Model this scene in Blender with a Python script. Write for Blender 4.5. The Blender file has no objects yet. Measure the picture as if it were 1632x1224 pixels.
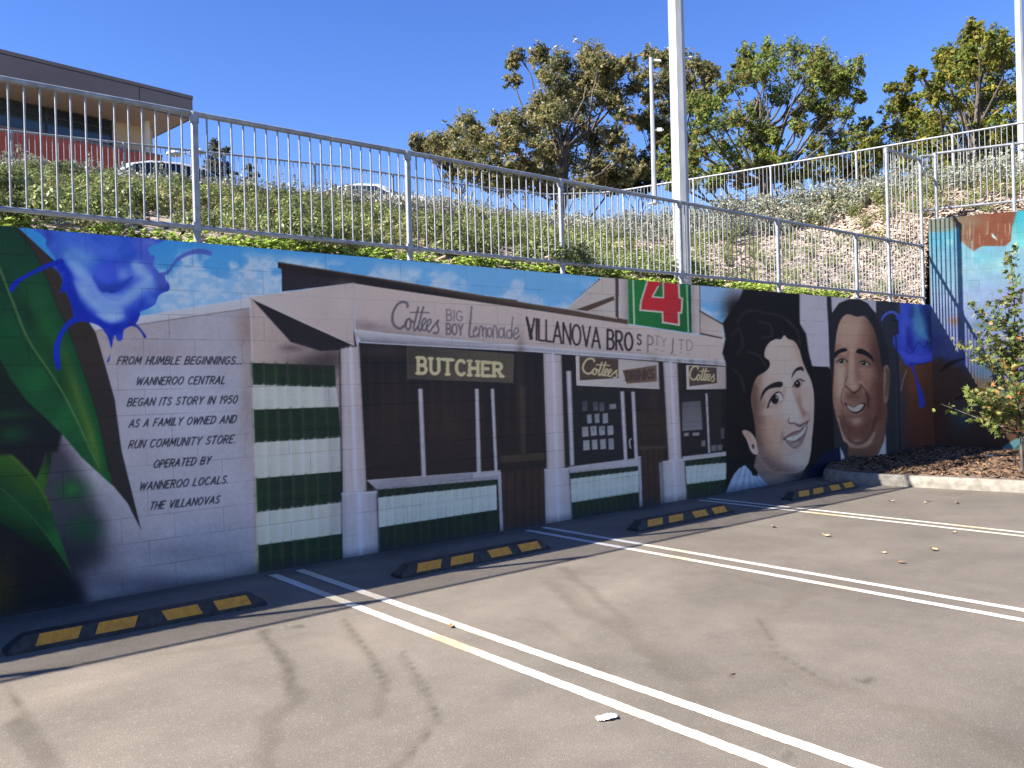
import bpy, bmesh, math, random
import numpy as np
from mathutils import Vector, Matrix
SUN_E,EXPO=5.0,1.80
SKY_E,SKY_AIR,SKY_DUST,SKY_OZ,SKY_SAT,SKY_HUE=.068,1.0,.0,3.6,1.24,.520
ASPH=(.152,.130,.104)
K_MURAL=(2.85,2.42,1.70); K_RIGHT=(.31,.35,.27)
R=math.radians; random.seed(7)
scene=bpy.context.scene; col=scene.collection
# ------------------------------------------------------------------ camera
CAM=Vector((0,-6.9636,1.573)); FPX=1337.4; YAW,PITCH,ROLL=0.878718,-0.001142,-0.026929
_f=Vector((math.cos(YAW)*math.cos(PITCH),math.sin(YAW)*math.cos(PITCH),math.sin(PITCH)))
_r0=Vector((math.sin(YAW),-math.cos(YAW),0)); _u0=_r0.cross(_f)
_r=math.cos(ROLL)*_r0+math.sin(ROLL)*_u0; _u=-math.sin(ROLL)*_r0+math.cos(ROLL)*_u0
cd=bpy.data.cameras.new('camera'); cam=bpy.data.objects.new('camera',cd); col.objects.link(cam)
cam.matrix_world=Matrix(((_r.x,_u.x,-_f.x,CAM.x),(_r.y,_u.y,-_f.y,CAM.y),(_r.z,_u.z,-_f.z,CAM.z),(0,0,0,1)))
cd.sensor_width=36; cd.lens=36*FPX/1632; cd.clip_end=3000; cd.clip_start=.05
scene.camera=cam
# ------------------------------------------------------------------ daylight
SUNV=Vector((1.25,-.43,-1)).normalized()          # the way the light travels
SUN_EL=math.asin(-SUNV.z); SUN_AZ=math.atan2(-SUNV.x,-SUNV.y)   # compass angle of the sun, clockwise from +Y
ld=bpy.data.lights.new('sun','SUN'); ld.energy=SUN_E; ld.angle=R(.53); ld.color=(1,.94,.85)
sun=bpy.data.objects.new('sun',ld); col.objects.link(sun); sun.rotation_euler=SUNV.to_track_quat('-Z','Y').to_euler()
w=bpy.data.worlds.new('World'); scene.world=w; w.use_nodes=True
nt=w.node_tree; bg=nt.nodes['Background']; sk=nt.nodes.new('ShaderNodeTexSky'); sk.sky_type='NISHITA'; sk.sun_disc=False
sk.sun_elevation=SUN_EL; sk.sun_rotation=SUN_AZ; sk.air_density=SKY_AIR; sk.dust_density=SKY_DUST; sk.ozone_density=SKY_OZ; sk.altitude=0
hs=nt.nodes.new('ShaderNodeHueSaturation'); hs.inputs['Saturation'].default_value=SKY_SAT; hs.inputs['Hue'].default_value=SKY_HUE
nt.links.new(sk.outputs[0],hs.inputs['Color']); nt.links.new(hs.outputs[0],bg.inputs[0]); bg.inputs[1].default_value=SKY_E
scene.view_settings.view_transform='Standard'; scene.view_settings.look='None'; scene.view_settings.exposure=EXPO; scene.view_settings.gamma=1
# ------------------------------------------------------------------ helpers
def ray(px,py): return _f+(float(px)-816)/FPX*_r-(float(py)-612)/FPX*_u
def at_z(px,py,z): d=ray(px,py); return CAM+d*((z-CAM.z)/d.z)
def at_y(px,py,y): d=ray(px,py); return CAM+d*((y-CAM.y)/d.y)
def at_d(px,py,dep): return CAM+ray(px,py)*dep
def at_plane(px,py,P,n): d=ray(px,py); return CAM+d*((P-CAM).dot(n)/d.dot(n))
def tag(o,label=None,cat=None,group=None,kind=None):
    if label: o['label']=label
    if cat: o['category']=cat
    if group: o['group']=group
    if kind: o['kind']=kind
    return o
def empty(name,loc=(0,0,0),rz=0):
    o=bpy.data.objects.new(name,None); col.objects.link(o); o.location=loc; o.rotation_euler=(0,0,rz); o.empty_display_size=.1; return o
class MB:
    def __init__(s): s.v=[]; s.f=[]; s.m=[]; s.c=[]; s.sm=[]
    def face(s,pts,m=0,c=None,sm=False):
        n=len(s.v); s.v+=[tuple(p) for p in pts]; s.f.append(tuple(range(n,n+len(pts)))); s.m.append(m); s.c.append(c); s.sm.append(sm)
    def mesh(s,V,F,m=0,c=None,sm=False):
        n=len(s.v); s.v+=[tuple(p) for p in V]
        for f in F: s.f.append(tuple(n+i for i in f)); s.m.append(m); s.c.append(c); s.sm.append(sm)
    def box(s,x0,x1,y0,y1,z0,z1,m=0,M=None):
        V=[Vector((x,y,z)) for z in (z0,z1) for y in (y0,y1) for x in (x0,x1)]
        if M is not None: V=[M@p for p in V]
        s.mesh(V,[(0,2,3,1),(4,5,7,6),(0,1,5,4),(2,6,7,3),(0,4,6,2),(1,3,7,5)],m)
    def tube(s,P,rad,n=8,cap=True,m=0,sm=True,c=None):
        P=[Vector(p) for p in P]; r=rad if isinstance(rad,(list,tuple)) else [rad]*len(P); V=[];F=[]
        up=Vector((0,0,1)); prev=None
        for i,p in enumerate(P):
            t=(P[min(i+1,len(P)-1)]-P[max(i-1,0)]).normalized()
            if prev is None:
                a=t.cross(up) if abs(t.dot(up))<.95 else t.cross(Vector((1,0,0)))
            else: a=prev-t*prev.dot(t)
            a.normalize(); prev=a; b=t.cross(a)
            for k in range(n): q=2*math.pi*k/n; V.append(p+(a*math.cos(q)+b*math.sin(q))*r[i])
        for i in range(len(P)-1):
            for k in range(n): F.append((i*n+k,i*n+(k+1)%n,(i+1)*n+(k+1)%n,(i+1)*n+k))
        s.mesh(V,F,m,c,sm)
        if cap:
            s.mesh(V[:n],[tuple(reversed(range(n)))],m,c); s.mesh(V[-n:],[tuple(range(n))],m,c)
    def data(s,name,mats):
        me=bpy.data.meshes.new(name); me.from_pydata(s.v,[],s.f)
        for m in (mats if isinstance(mats,(list,tuple)) else [mats]): me.materials.append(m)
        me.polygons.foreach_set('material_index',s.m); me.polygons.foreach_set('use_smooth',s.sm)
        if any(c is not None for c in s.c):
            at=me.color_attributes.new('Col','FLOAT_COLOR','CORNER'); a=[]
            for f,c in zip(s.f,s.c): a+=list((c or (.5,.5,.5))+(1,))*len(f)
            at.data.foreach_set('color',a)
        me.update(); return me
    def build(s,name,mats,parent=None,loc=None):
        o=bpy.data.objects.new(name,s.data(name,mats)); col.objects.link(o)
        if parent: o.parent=parent
        if loc is not None: o.location=loc
        return o
def inst(name,me,parent=None,loc=(0,0,0),rz=0,sc=1):
    o=bpy.data.objects.new(name,me); col.objects.link(o); o.location=loc; o.rotation_euler=(0,0,rz); o.scale=(sc,sc,sc) if not isinstance(sc,tuple) else sc
    if parent: o.parent=parent
    return o
# ------------------------------------------------------------------ materials
def s2l(c): return tuple(((x/255)/12.92 if x/255<=.04045 else ((x/255+.055)/1.055)**2.4) for x in c)
def nodes(name):
    m=bpy.data.materials.new(name); m.use_nodes=True; t=m.node_tree; return m,t,t.nodes['Principled BSDF']
def N(t,kind,**kw):
    n=t.nodes.new(kind)
    for k,v in kw.items():
        if k in n.inputs.keys(): n.inputs[k].default_value=v
        else: setattr(n,k,v)
    return n
def noise_mat(name,c1,c2,scale=8,rough=.7,bump=0,metal=0,detail=4,lo=.35,hi=.65,spec=.4,bscale=None,coord='Object',stretch=None):
    m,t,b=nodes(name); tc=N(t,'ShaderNodeTexCoord'); src=tc.outputs[coord]
    if stretch:
        mp=N(t,'ShaderNodeMapping'); mp.inputs['Scale'].default_value=stretch; t.links.new(src,mp.inputs[0]); src=mp.outputs[0]
    n=N(t,'ShaderNodeTexNoise',Scale=scale,Detail=detail); t.links.new(src,n.inputs['Vector'])
    r=N(t,'ShaderNodeValToRGB'); r.color_ramp.elements[0].position=lo; r.color_ramp.elements[1].position=hi
    r.color_ramp.elements[0].color=(*c1,1); r.color_ramp.elements[1].color=(*c2,1); t.links.new(n.outputs[0],r.inputs[0]); t.links.new(r.outputs[0],b.inputs['Base Color'])
    b.inputs['Roughness'].default_value=rough; b.inputs['Metallic'].default_value=metal; b.inputs['Specular IOR Level'].default_value=spec
    if bump:
        n2=N(t,'ShaderNodeTexNoise',Scale=bscale or scale*4,Detail=5); t.links.new(src,n2.inputs['Vector'])
        bp=N(t,'ShaderNodeBump',Strength=bump,Distance=.02); t.links.new(n2.outputs[0],bp.inputs['Height']); t.links.new(bp.outputs[0],b.inputs['Normal'])
    return m
def leaf_mat(name,rough=.55,trans=.25,mul=(1,1,1)):
    m,t,b=nodes(name); a=N(t,'ShaderNodeAttribute',attribute_name='Col'); mx=N(t,'ShaderNodeMix',data_type='RGBA',blend_type='MULTIPLY'); mx.inputs[0].default_value=1; mx.inputs[7].default_value=(*mul,1)
    t.links.new(a.outputs['Color'],mx.inputs[6]); t.links.new(mx.outputs[2],b.inputs['Base Color']); b.inputs['Roughness'].default_value=rough; b.inputs['Specular IOR Level'].default_value=.12
    tr=N(t,'ShaderNodeBsdfTranslucent'); t.links.new(mx.outputs[2],tr.inputs[0]); ms=N(t,'ShaderNodeMixShader'); ms.inputs[0].default_value=trans
    t.links.new(b.outputs[0],ms.inputs[1]); t.links.new(tr.outputs[0],ms.inputs[2]); t.links.new(ms.outputs[0],t.nodes['Material Output'].inputs[0]); return m
STEEL=noise_mat('galvanised_steel',(.20,.21,.225),(.30,.315,.33),14,.45,.0,.25,5)
STEEL2=noise_mat('pole_steel',(.25,.26,.27),(.36,.37,.38),6,.5,0,.1,5,stretch=(1,1,.3))
CONC=noise_mat('kerb_concrete',(.15,.135,.11),(.24,.22,.185),9,.85,.25,0,6)
WOODM=noise_mat('bark_grey',(.035,.028,.022),(.12,.10,.085),6,.9,.5,0,5,stretch=(3,3,.6))
MULCH=noise_mat('mulch_soil',(.055,.036,.025),(.17,.115,.08),26,.95,.8,0,8,bscale=60)
LEAF=leaf_mat('leaves',.55,.40); LEAFG=leaf_mat('waxy_leaves',.4,.2)
# ------------------------------------------------------------------ painter for the murals (drawing coordinates, then hung on the walls)
FR = {'0':(0,0,1),'A':(0,340,3.4),'B':(0,640,2.9146),'C':(380,400,3.8244),'D':(380,640,3.9805),'E':(760,430,3.9805),'F':(760,600,3.5478),
      'H':(1380,330,2.6627),'I':(1460,330,6.122),'J':(0,350,8.16),'K':(60,350,5.44),'L':(160,540,6.8),'M':(610,450,6.8),
      'N':(820,480,4.5333),'O':(1180,560,6.1214),'P':(1300,460,4.0778),'Q':(1140,440,3.4947),'R':(1440,380,3.4),'V':(1290,457,3.134),'W':(1146,529,3.604)}
def lerp(a,b,t): return a+(b-a)*t
def catmull(pts, closed=True, n=6):
    P=np.asarray(pts,float); m=len(P); out=[]
    rng=range(m) if closed else range(m-1)
    for i in rng:
        if closed: p0,p1,p2,p3=P[(i-1)%m],P[i],P[(i+1)%m],P[(i+2)%m]
        else: p0,p1,p2,p3=P[max(i-1,0)],P[i],P[i+1],P[min(i+2,m-1)]
        for k in range(n):
            t=k/n; out.append(.5*((2*p1)+(-p0+p2)*t+(2*p0-5*p1+4*p2-p3)*t*t+(-p0+3*p1-3*p2+p3)*t**3))
    if not closed: out.append(P[-1])
    return np.array(out)
def vnoise(x,y,seed):
    xi=np.floor(x).astype(np.int64); yi=np.floor(y).astype(np.int64); fx=x-xi; fy=y-yi
    fx=fx*fx*(3-2*fx); fy=fy*fy*(3-2*fy)
    def h(a,b):
        n=(a*374761393+b*668265263+seed*974634621)&0xffffffff
        n=((n^(n>>13))*1274126177)&0xffffffff
        return ((n^(n>>16))&0xffff)/65535.0
    return lerp(lerp(h(xi,yi),h(xi+1,yi),fx),lerp(h(xi,yi+1),h(xi+1,yi+1),fx),fy)
def fbm(x,y,seed=1,oct=4):
    s=0;a=.5;t=0
    for o in range(oct):
        s=s+a*vnoise(x*2**o+o*17.3,y*2**o+o*9.1,seed+o); t+=a; a*=.5
    return s/t
class Canvas:
    def __init__(c,x0,y0,x1,y1,S,base):
        c.x0,c.y0,c.S=x0,y0,S; c.W=int((x1-x0)*S); c.H=int((y1-y0)*S)
        c.img=np.empty((c.H,c.W,3),np.float32); c.img[:]=base
        c.xs=(np.arange(c.W)+.5)/S+x0; c.ys=(np.arange(c.H)+.5)/S+y0; c.f=FR['0']
    def fr(c,k): c.f=FR[k]
    def T(c,p): p=np.asarray(p,float); return p/c.f[2]+np.array(c.f[:2])
    def win(c,lo,hi):
        a=max(0,int((lo[0]-c.x0)*c.S)); b=min(c.W,int((hi[0]-c.x0)*c.S)+2); d=max(0,int((lo[1]-c.y0)*c.S)); e=min(c.H,int((hi[1]-c.y0)*c.S)+2)
        if a>=b or d>=e: return None
        return (slice(d,e),slice(a,b)),c.xs[None,a:b],c.ys[d:e,None]
    def put(c,sl,X,Y,al,col,clip):
        if clip is not None: al=al*clip[sl]
        if callable(col): col=col(X,Y)
        col=np.asarray(col,np.float32); al=al[...,None].astype(np.float32)
        c.img[sl]=c.img[sl]*(1-al)+col*al
        return al[...,0]
    def fill(c,pts,col,fe=.8,al=1,sm=False,clip=None,mask=False):
        P=c.T(pts); fe=fe if c.f[2]==1 else fe
        if sm: P=catmull(P)
        w=c.win(P.min(0)-fe-1,P.max(0)+fe+1)
        if w is None: return None
        sl,X,Y=w; d2=np.full((Y.shape[0],X.shape[1]),1e12); ins=np.zeros(d2.shape,bool)
        Q=np.roll(P,-1,0)
        for (ax,ay),(bx,by) in zip(P,Q):
            ex,ey=bx-ax,by-ay; L=ex*ex+ey*ey
            if L<1e-12: continue
            t=np.clip(((X-ax)*ex+(Y-ay)*ey)/L,0,1)
            d2=np.minimum(d2,(X-ax-t*ex)**2+(Y-ay-t*ey)**2)
            if ey!=0:
                cr=((ay>Y)!=(by>Y))&(X<ax+(Y-ay)/ey*ex); ins^=cr
        d=np.sqrt(d2); d=np.where(ins,-d,d); a=np.clip(.5-d/(2*fe),0,1); a=a*a*(3-2*a)*al
        a=c.put(sl,X,Y,a,col,clip)
        if mask: m=np.zeros((c.H,c.W),np.float32); m[sl]=a; return m
    def stroke(c,pts,w,col,fe=.7,al=1,sm=True,clip=None,raw=False):
        P=np.asarray(pts,float) if raw else c.T(pts); k=1 if raw else c.f[2]
        W=np.broadcast_to(np.asarray(w,float)/k/2,(len(P),)) if np.ndim(w)==0 else np.asarray(w,float)/k/2
        if sm and len(P)>2:
            PW=catmull(np.c_[P,W],False); P=PW[:,:2]; W=PW[:,2]
        m=W.max()+fe+1; wn=c.win(P.min(0)-m,P.max(0)+m)
        if wn is None: return
        sl,X,Y=wn; d=np.full((Y.shape[0],X.shape[1]),1e6)
        for i in range(len(P)-1):
            (ax,ay),(bx,by)=P[i],P[i+1]; ex,ey=bx-ax,by-ay; L=ex*ex+ey*ey+1e-12
            t=np.clip(((X-ax)*ex+(Y-ay)*ey)/L,0,1)
            d=np.minimum(d,np.hypot(X-ax-t*ex,Y-ay-t*ey)-(W[i]+t*(W[i+1]-W[i])))
        a=np.clip(.5-d/(2*fe),0,1)*al; c.put(sl,X,Y,a,col,clip)
    def dab(c,x,y,rx,ry,col,al=.5,ang=0,clip=None):
        p=c.T((x,y)); rx/=c.f[2]; ry/=c.f[2]; R=max(rx,ry)*2.2
        w=c.win(p-R,p+R)
        if w is None: return
        sl,X,Y=w; ca,sa=math.cos(math.radians(ang)),math.sin(math.radians(ang))
        u=((X-p[0])*ca+(Y-p[1])*sa)/rx; v=(-(X-p[0])*sa+(Y-p[1])*ca)/ry
        c.put(sl,X,Y,al*np.exp(-(u*u+v*v)*1.0),col,clip)
    def lin(c,p0,c0,p1,c1):
        a=c.T(p0); b=c.T(p1); e=b-a; L=e@e; c0=np.array(c0,float); c1=np.array(c1,float)
        def g(X,Y):
            t=np.clip(((X-a[0])*e[0]+(Y-a[1])*e[1])/L,0,1)[...,None]; return c0*(1-t)+c1*t
        return g
    def quad(c,TL,TR,BR,BL,n,cols,fe=.6,al=1,vert=True):
        # cols: list of colours across (vertical slices)
        TL,TR,BR,BL=[np.array(q,float) for q in (TL,TR,BR,BL)]
        for i in range(n):
            a,b=i/n,(i+1)/n
            c.fill([lerp(TL,TR,a),lerp(TL,TR,b),lerp(BL,BR,b),lerp(BL,BR,a)],cols[i%len(cols)],fe,al)
# ---- stroke letters: unit boxes, y up; 's' = smooth
def el(cx,cy,rx,ry,a0=0,a1=360,n=14): return [(cx+rx*math.cos(math.radians(lerp(a0,a1,i/n))),cy+ry*math.sin(math.radians(lerp(a0,a1,i/n)))) for i in range(n+1)]
GL={'A':(.72,[[(0,0),(.36,1),(.72,0)],[(.12,.32),(.6,.32)]]),'B':(.6,[[(0,0),(0,1)],[(0,1),(.35,1)]+el(.33,.76,.22,.24,90,-90,8)+[(0,.52)],[(0,.52)]+el(.34,.26,.26,.26,90,-90,8)+[(0,0)]]),
'C':(.66,[el(.36,.5,.36,.5,50,310)]),'D':(.66,[[(0,0),(0,1)],[(0,1),(.2,1)]+el(.2,.5,.46,.5,90,-90)+[(0,0)]]),'E':(.52,[[(.52,1),(0,1),(0,0),(.52,0)],[(0,.52),(.42,.52)]]),
'F':(.52,[[(.52,1),(0,1),(0,0)],[(0,.52),(.42,.52)]]),'G':(.7,[el(.37,.5,.37,.5,50,330)+[(.7,.45),(.42,.45)]]),'H':(.62,[[(0,0),(0,1)],[(.62,0),(.62,1)],[(0,.5),(.62,.5)]]),
'I':(.06,[[(.03,0),(.03,1)]]),'K':(.6,[[(0,0),(0,1)],[(.58,1),(0,.45)],[(.2,.6),(.6,0)]]),'L':(.48,[[(0,1),(0,0),(.48,0)]]),'M':(.84,[[(0,0),(.1,1),(.42,.25),(.74,1),(.84,0)]]),
'N':(.64,[[(0,0),(0,1),(.64,0),(.64,1)]]),'O':(.74,[el(.37,.5,.37,.5)]),'P':(.56,[[(0,0),(0,1)],[(0,1),(.3,1)]+el(.3,.73,.26,.27,90,-90,8)+[(0,.46)]]),
'R':(.6,[[(0,0),(0,1)],[(0,1),(.32,1)]+el(.32,.74,.25,.26,90,-90,8)+[(0,.48)],[(.25,.48),(.6,0)]]),'S':(.54,[el(.28,.75,.25,.25,35,270,9)+el(.27,.25,.27,.25,90,-150,9)]),
'T':(.62,[[(0,1),(.62,1)],[(.31,1),(.31,0)]]),'U':(.62,[[(0,1),(0,.3)]+el(.31,.3,.31,.3,180,360,8)+[(.62,1)]]),'V':(.68,[[(0,1),(.34,0),(.68,1)]]),'W':(.98,[[(0,1),(.22,0),(.5,.85),(.74,0),(.98,1)]]),
'Y':(.64,[[(0,1),(.32,.5),(.64,1)],[(.32,.5),(.32,0)]]),'1':(.2,[[(0,.8),(.16,1),(.16,0)]]),'9':(.56,[el(.28,.7,.28,.3,0,360)+[(.54,.5),(.3,0)]]),
'5':(.54,[[(.5,1),(.08,1),(.04,.55)]+el(.26,.32,.28,.32,120,-150,9)]),'0':(.6,[el(.3,.5,.3,.5)]),'.':(.08,[[(.03,.02),(.05,.05)]]),' ':(.34,[])}
def text(c,s,p0,p1,h0,h1,sl,w,col,gap=.2,al=1,fe=.6,serif=0):
    p0=c.T(p0); p1=c.T(p1); k=c.f[2]; h0/=k; h1/=k; w/=k
    adv=[];x=0
    for ch in s: adv.append(x); x+=GL[ch][0]+gap
    tot=x-gap+sl*0; up=np.array((-0.02,-1.0))
    def M(u,v):
        t=u/tot; b=p0+(p1-p0)*t; h=h0+(h1-h0)*t
        return b+np.array((sl*v*h,-v*h))
    for ch,a in zip(s,adv):
        ends=[]
        for st in GL[ch][1]:
            P=[M(a+x,y) for x,y in st]; c.stroke(P,w,col,fe,al,sm=False,raw=True)
            for (x,y) in (st[0],st[-1]):
                if serif and y in (0,1): ends.append((x,y))
        for x,y in set(ends):
            if ch in 'CSO': continue
            c.stroke([M(a+x-serif,y),M(a+x+serif,y)],w*.8,col,fe,al,sm=False,raw=True)
def paint_mural():
    S=1.25; c=Canvas(-150,345,1484,1010,S,(130,128,142))
    XX=c.xs[None,:]; YY=c.ys[:,None]
    BLK=(24,22,25)
    # --- sky band with clouds
    c.fill([(-150,340),(1160,340),(1160,560),(380,500),(140,540),(-150,520)],c.lin((300,370),(44,116,182),(330,520),(96,152,205)),1)
    n=fbm(XX/34+3,YY/24+1,5,5); n2=fbm(XX/90,YY/60,9,3)
    topy=358+.0855*XX
    d=(YY-topy)
    cl=np.clip((n*.85+n2*.40-.60+np.clip(d-20,-40,60)*.0034)*7.5,0,1)*np.clip((d-6)/16,0,1)*(.55+.45*np.clip((fbm(XX/9,YY/8,15,3)-.3)*3,0,1))
    side=((XX>225)&(XX<1160)).astype(float)*np.clip((XX-225)/40,0,1)
    m=(cl*side*.85).astype(np.float32)
    box=((YY<570)&(XX<1160)).astype(np.float32)*(m)
    c.img[:]=c.img*(1-box[...,None])+np.array((170,190,220),np.float32)*box[...,None]
    # dark smoke right of gable, white patch
    c.fill([(1112,450),(1186,455),(1186,485),(1112,482)],(132,152,190),3,.6)
    # --- text wall
    c.fr('A')
    c.fill([(300,700),(480,625),(1350,505),(1385,480),(1400,1224),(1420,2000),(-500,2300),(-500,900)],c.lin((500,650),(128,120,128),(700,900),(126,126,142)),.8)
    c.fr('0')
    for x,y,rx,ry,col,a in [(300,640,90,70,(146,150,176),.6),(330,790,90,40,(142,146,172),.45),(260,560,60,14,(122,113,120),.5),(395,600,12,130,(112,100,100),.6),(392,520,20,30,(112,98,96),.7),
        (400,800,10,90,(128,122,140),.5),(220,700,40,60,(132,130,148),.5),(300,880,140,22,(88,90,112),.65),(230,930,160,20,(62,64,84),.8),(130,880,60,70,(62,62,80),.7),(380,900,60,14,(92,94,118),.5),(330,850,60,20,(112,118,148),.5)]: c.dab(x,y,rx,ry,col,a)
    c.fr('A')
    c.fill([(480,590),(740,560),(1350,458),(1385,462),(1352,512),(740,602),(520,636)],c.lin((900,520),(176,182,204),(910,575),(158,160,176)),.8)
    c.stroke([(520,637),(740,604),(1350,514)],5,(88,84,94),.7)
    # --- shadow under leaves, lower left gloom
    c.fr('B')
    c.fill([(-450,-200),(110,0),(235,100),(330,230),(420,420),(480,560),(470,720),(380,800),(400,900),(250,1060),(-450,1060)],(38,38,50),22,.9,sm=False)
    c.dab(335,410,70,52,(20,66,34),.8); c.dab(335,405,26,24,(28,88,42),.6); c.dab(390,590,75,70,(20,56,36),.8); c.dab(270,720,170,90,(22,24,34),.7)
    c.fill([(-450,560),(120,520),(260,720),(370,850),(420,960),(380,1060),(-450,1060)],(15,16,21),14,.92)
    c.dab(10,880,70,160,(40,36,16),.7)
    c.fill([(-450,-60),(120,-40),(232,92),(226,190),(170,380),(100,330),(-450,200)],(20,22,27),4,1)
    c.dab(60,150,70,40,(18,60,36),.7); c.dab(40,60,90,26,(26,58,34),.6)
    c.fill([(190,100),(216,170),(212,260),(165,372),(182,410),(206,412),(232,320),(236,200)],c.lin((180,300),(36,70,26),(235,280),(18,34,22)),1.2,sm=True)
    # --- lower leaf
    lm=c.fill([(-450,60),(-200,120),(0,208),(70,262),(140,330),(195,400),(235,480),(262,590),(300,690),(337,802),(270,702),(190,592),(80,475),(0,400),(-450,240)],c.lin((120,330),(36,66,26),(60,440),(20,50,30)),1,mask=True)
    c.fill([(-450,240),(0,402),(80,475),(190,592),(270,702),(337,802),(240,720),(120,640),(0,560),(-450,420)],c.lin((150,540),(20,56,30),(110,640),(12,26,20)),3)
    c.stroke([(-100,170),(0,215),(75,270),(145,345),(200,425),(232,500)],[8,9,10,9,7,3],(74,92,42),3,.6)
    c.stroke([(-100,360),(0,400),(80,470),(190,585),(280,710),(330,795)],[3,4,4,4,3,2],(60,96,52),1.5,.5)
    c.dab(270,640,50,90,(22,84,42),.6,-20,lm)
    c.fr('A'); c.fill([(-510,250),(0,700),(150,960),(340,1180),(310,1290),(180,1300),(-510,1340)],c.lin((0,800),(18,30,24),(200,1250),(20,22,27)),4)
    c.fr('B'); c.dab(40,60,90,22,(24,52,32),.7); c.dab(60,150,70,40,(18,56,34),.7)
    # --- shadow leaf (brown black)
    c.fr('A')
    c.fill([(60,55),(98,76),(300,262),(400,440),(480,585),(520,650),(572,830),(622,1010),(650,1224),(660,1290),(700,1450),(765,1715),(690,1570),(600,1460),(500,1300),(440,1000),(320,640),(190,330)],c.lin((300,600),(40,35,34),(640,1300),(34,32,34)),1)
    # --- big leaf
    big=[(-510,-100),(0,60),(70,66),(150,160),(215,262),(262,370),(300,480),(342,570),(382,662),(420,760),(452,860),(490,970),(522,1080),(560,1240),(590,1400),(612,1478),(548,1420),(440,1320),(340,1200),(260,1120),(150,1020),(60,900),(0,790),(-510,300)]
    lm=c.fill(big,c.lin((0,100),(16,42,34),(300,1200),(20,62,36)),1,mask=True)
    c.dab(40,260,140,130,(20,50,38),.7,0,lm); c.dab(60,640,120,110,(16,62,34),.7,55,lm)
    c.dab(250,640,70,220,(22,70,36),.75,-22,lm); c.dab(180,430,80,120,(22,64,40),.7,-25,lm); c.dab(150,560,40,120,(18,34,28),.7,-25,lm)
    c.dab(300,820,45,150,(20,44,26),.8,-22,lm); c.dab(420,1000,30,230,(62,84,34),.7,-17,lm); c.dab(500,1230,24,160,(66,92,36),.7,-14,lm); c.dab(380,980,20,200,(30,58,26),.7,-20,lm)
    c.dab(200,900,80,110,(24,82,44),.6,40,lm); c.dab(330,1130,60,110,(26,78,42),.6,40,lm); c.dab(300,300,20,120,(26,40,32),.6,-28,lm)
    c.dab(90,860,60,60,(20,60,36),.5,45,lm)
    c.stroke([(-200,-20),(-40,220),(60,460),(150,680),(270,860),(350,990),(420,1130),(480,1260),(540,1380)],[12,13,13,11,9,8,7,5,3],(74,96,62),1.4,.85,clip=lm)
    c.stroke([(-40,235),(55,470),(142,690),(262,872),(342,1000)],[14,14,12,10,6],(14,40,28),3,.5,clip=lm)
    c.stroke([(70,66),(150,160),(215,262),(262,370),(300,480),(342,570),(382,662),(452,860),(522,1080),(590,1400)],6,(18,26,20),2,.6)
    # --- blue splash flower
    c.fr('K')
    DB=(16,34,140); MB_=(46,74,170)
    sp=[(22,75),(30,130),(75,170),(70,215),(110,275),(150,330),(160,370),(100,380),(185,460),(215,540),(205,590),(250,640),(290,740),(310,830),(330,870),(440,890),(530,920),(590,980),(612,1030),(640,1112),(655,1040),(672,1000),(690,1045),(715,1052),(738,1030),(745,960),(790,930),(850,905),(886,830),(890,800),(960,770),(1020,730),(1045,665),(1085,635),(1135,615),(1143,570),(1110,520),(1100,485),(1060,465),(1030,430),(1000,385),(1015,320),(975,300),(960,240),(1060,200),(1080,175),(840,150)]
    lm=c.fill(sp,c.lin((300,120),(44,82,174),(700,900),(30,52,158)),1,sm=True,mask=True)
    nz=fbm(XX/26,YY/20,31,4)
    for x,y,rx,ry,col,a,an in [(90,170,50,120,(46,58,138),.8,0),(170,260,60,120,(40,66,160),.6,0),(500,220,170,90,(52,78,176),.7,0),(380,330,170,80,(86,130,190),.75,20),(300,300,80,60,(84,126,190),.5,0),
        (350,440,90,60,(112,152,208),.8,35),(400,560,80,70,(104,140,205),.8,40),(420,620,90,60,(118,152,212),.7,30),(540,720,110,60,(112,150,212),.8,15),(640,760,110,60,(106,146,208),.8,0),(640,840,100,40,(132,165,215),.9,0),
        (720,700,90,60,(96,128,205),.7,0),(840,640,120,60,(100,140,205),.75,-20),(960,560,90,60,(110,148,205),.8,-10),(880,440,70,80,(104,142,205),.8,30),(860,400,50,40,(124,158,212),.6,0),(960,480,40,60,(96,130,200),.6,0),
        (250,520,60,120,DB,.95,15),(300,660,60,100,DB,.95,10),(370,800,70,70,DB,.95,0),(420,850,80,40,DB,.95,0),(560,900,60,40,DB,.95,10),(680,960,100,50,(18,38,142),.95,0),(820,860,50,60,(22,44,150),.95,0),(200,420,50,60,DB,.9,20),
        (620,440,110,90,(52,70,186),.8,0),(690,400,60,50,(58,80,190),.6,0),(740,460,60,60,(90,124,205),.6,0),(930,260,60,110,(52,66,158),.85,-25),(1000,400,40,90,(58,74,158),.85,-28),(1080,520,50,70,(52,68,150),.9,0),(1090,590,50,40,(42,58,140),.9,0),
        (980,700,60,60,(70,100,180),.7,-30),(880,220,60,60,(58,74,170),.7,0),(980,200,60,30,(86,100,170),.7,0)]: c.dab(x,y,rx,ry,col,a,an,lm)
    c.img[:]=c.img+((nz-.5)*34*lm)[...,None]
    for pts,w,col,al in [([(290,390),(380,470),(470,540),(520,640),(640,700),(760,690),(860,600),(960,520)],[60,80,70,60,90,90,80,50],(128,164,218),.55),([(330,560),(400,640),(480,730),(600,800),(720,790)],[50,70,70,70,40],(136,172,222),.5),([(540,830),(640,870),(730,840)],[30,60,30],(150,184,226),.6),([(250,330),(330,400)],[40,60],(110,150,208),.5),([(840,390),(900,450),(960,500)],[40,70,50],(132,166,220),.6)]:
        c.stroke(pts,w,col,5,al,clip=lm)
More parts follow.
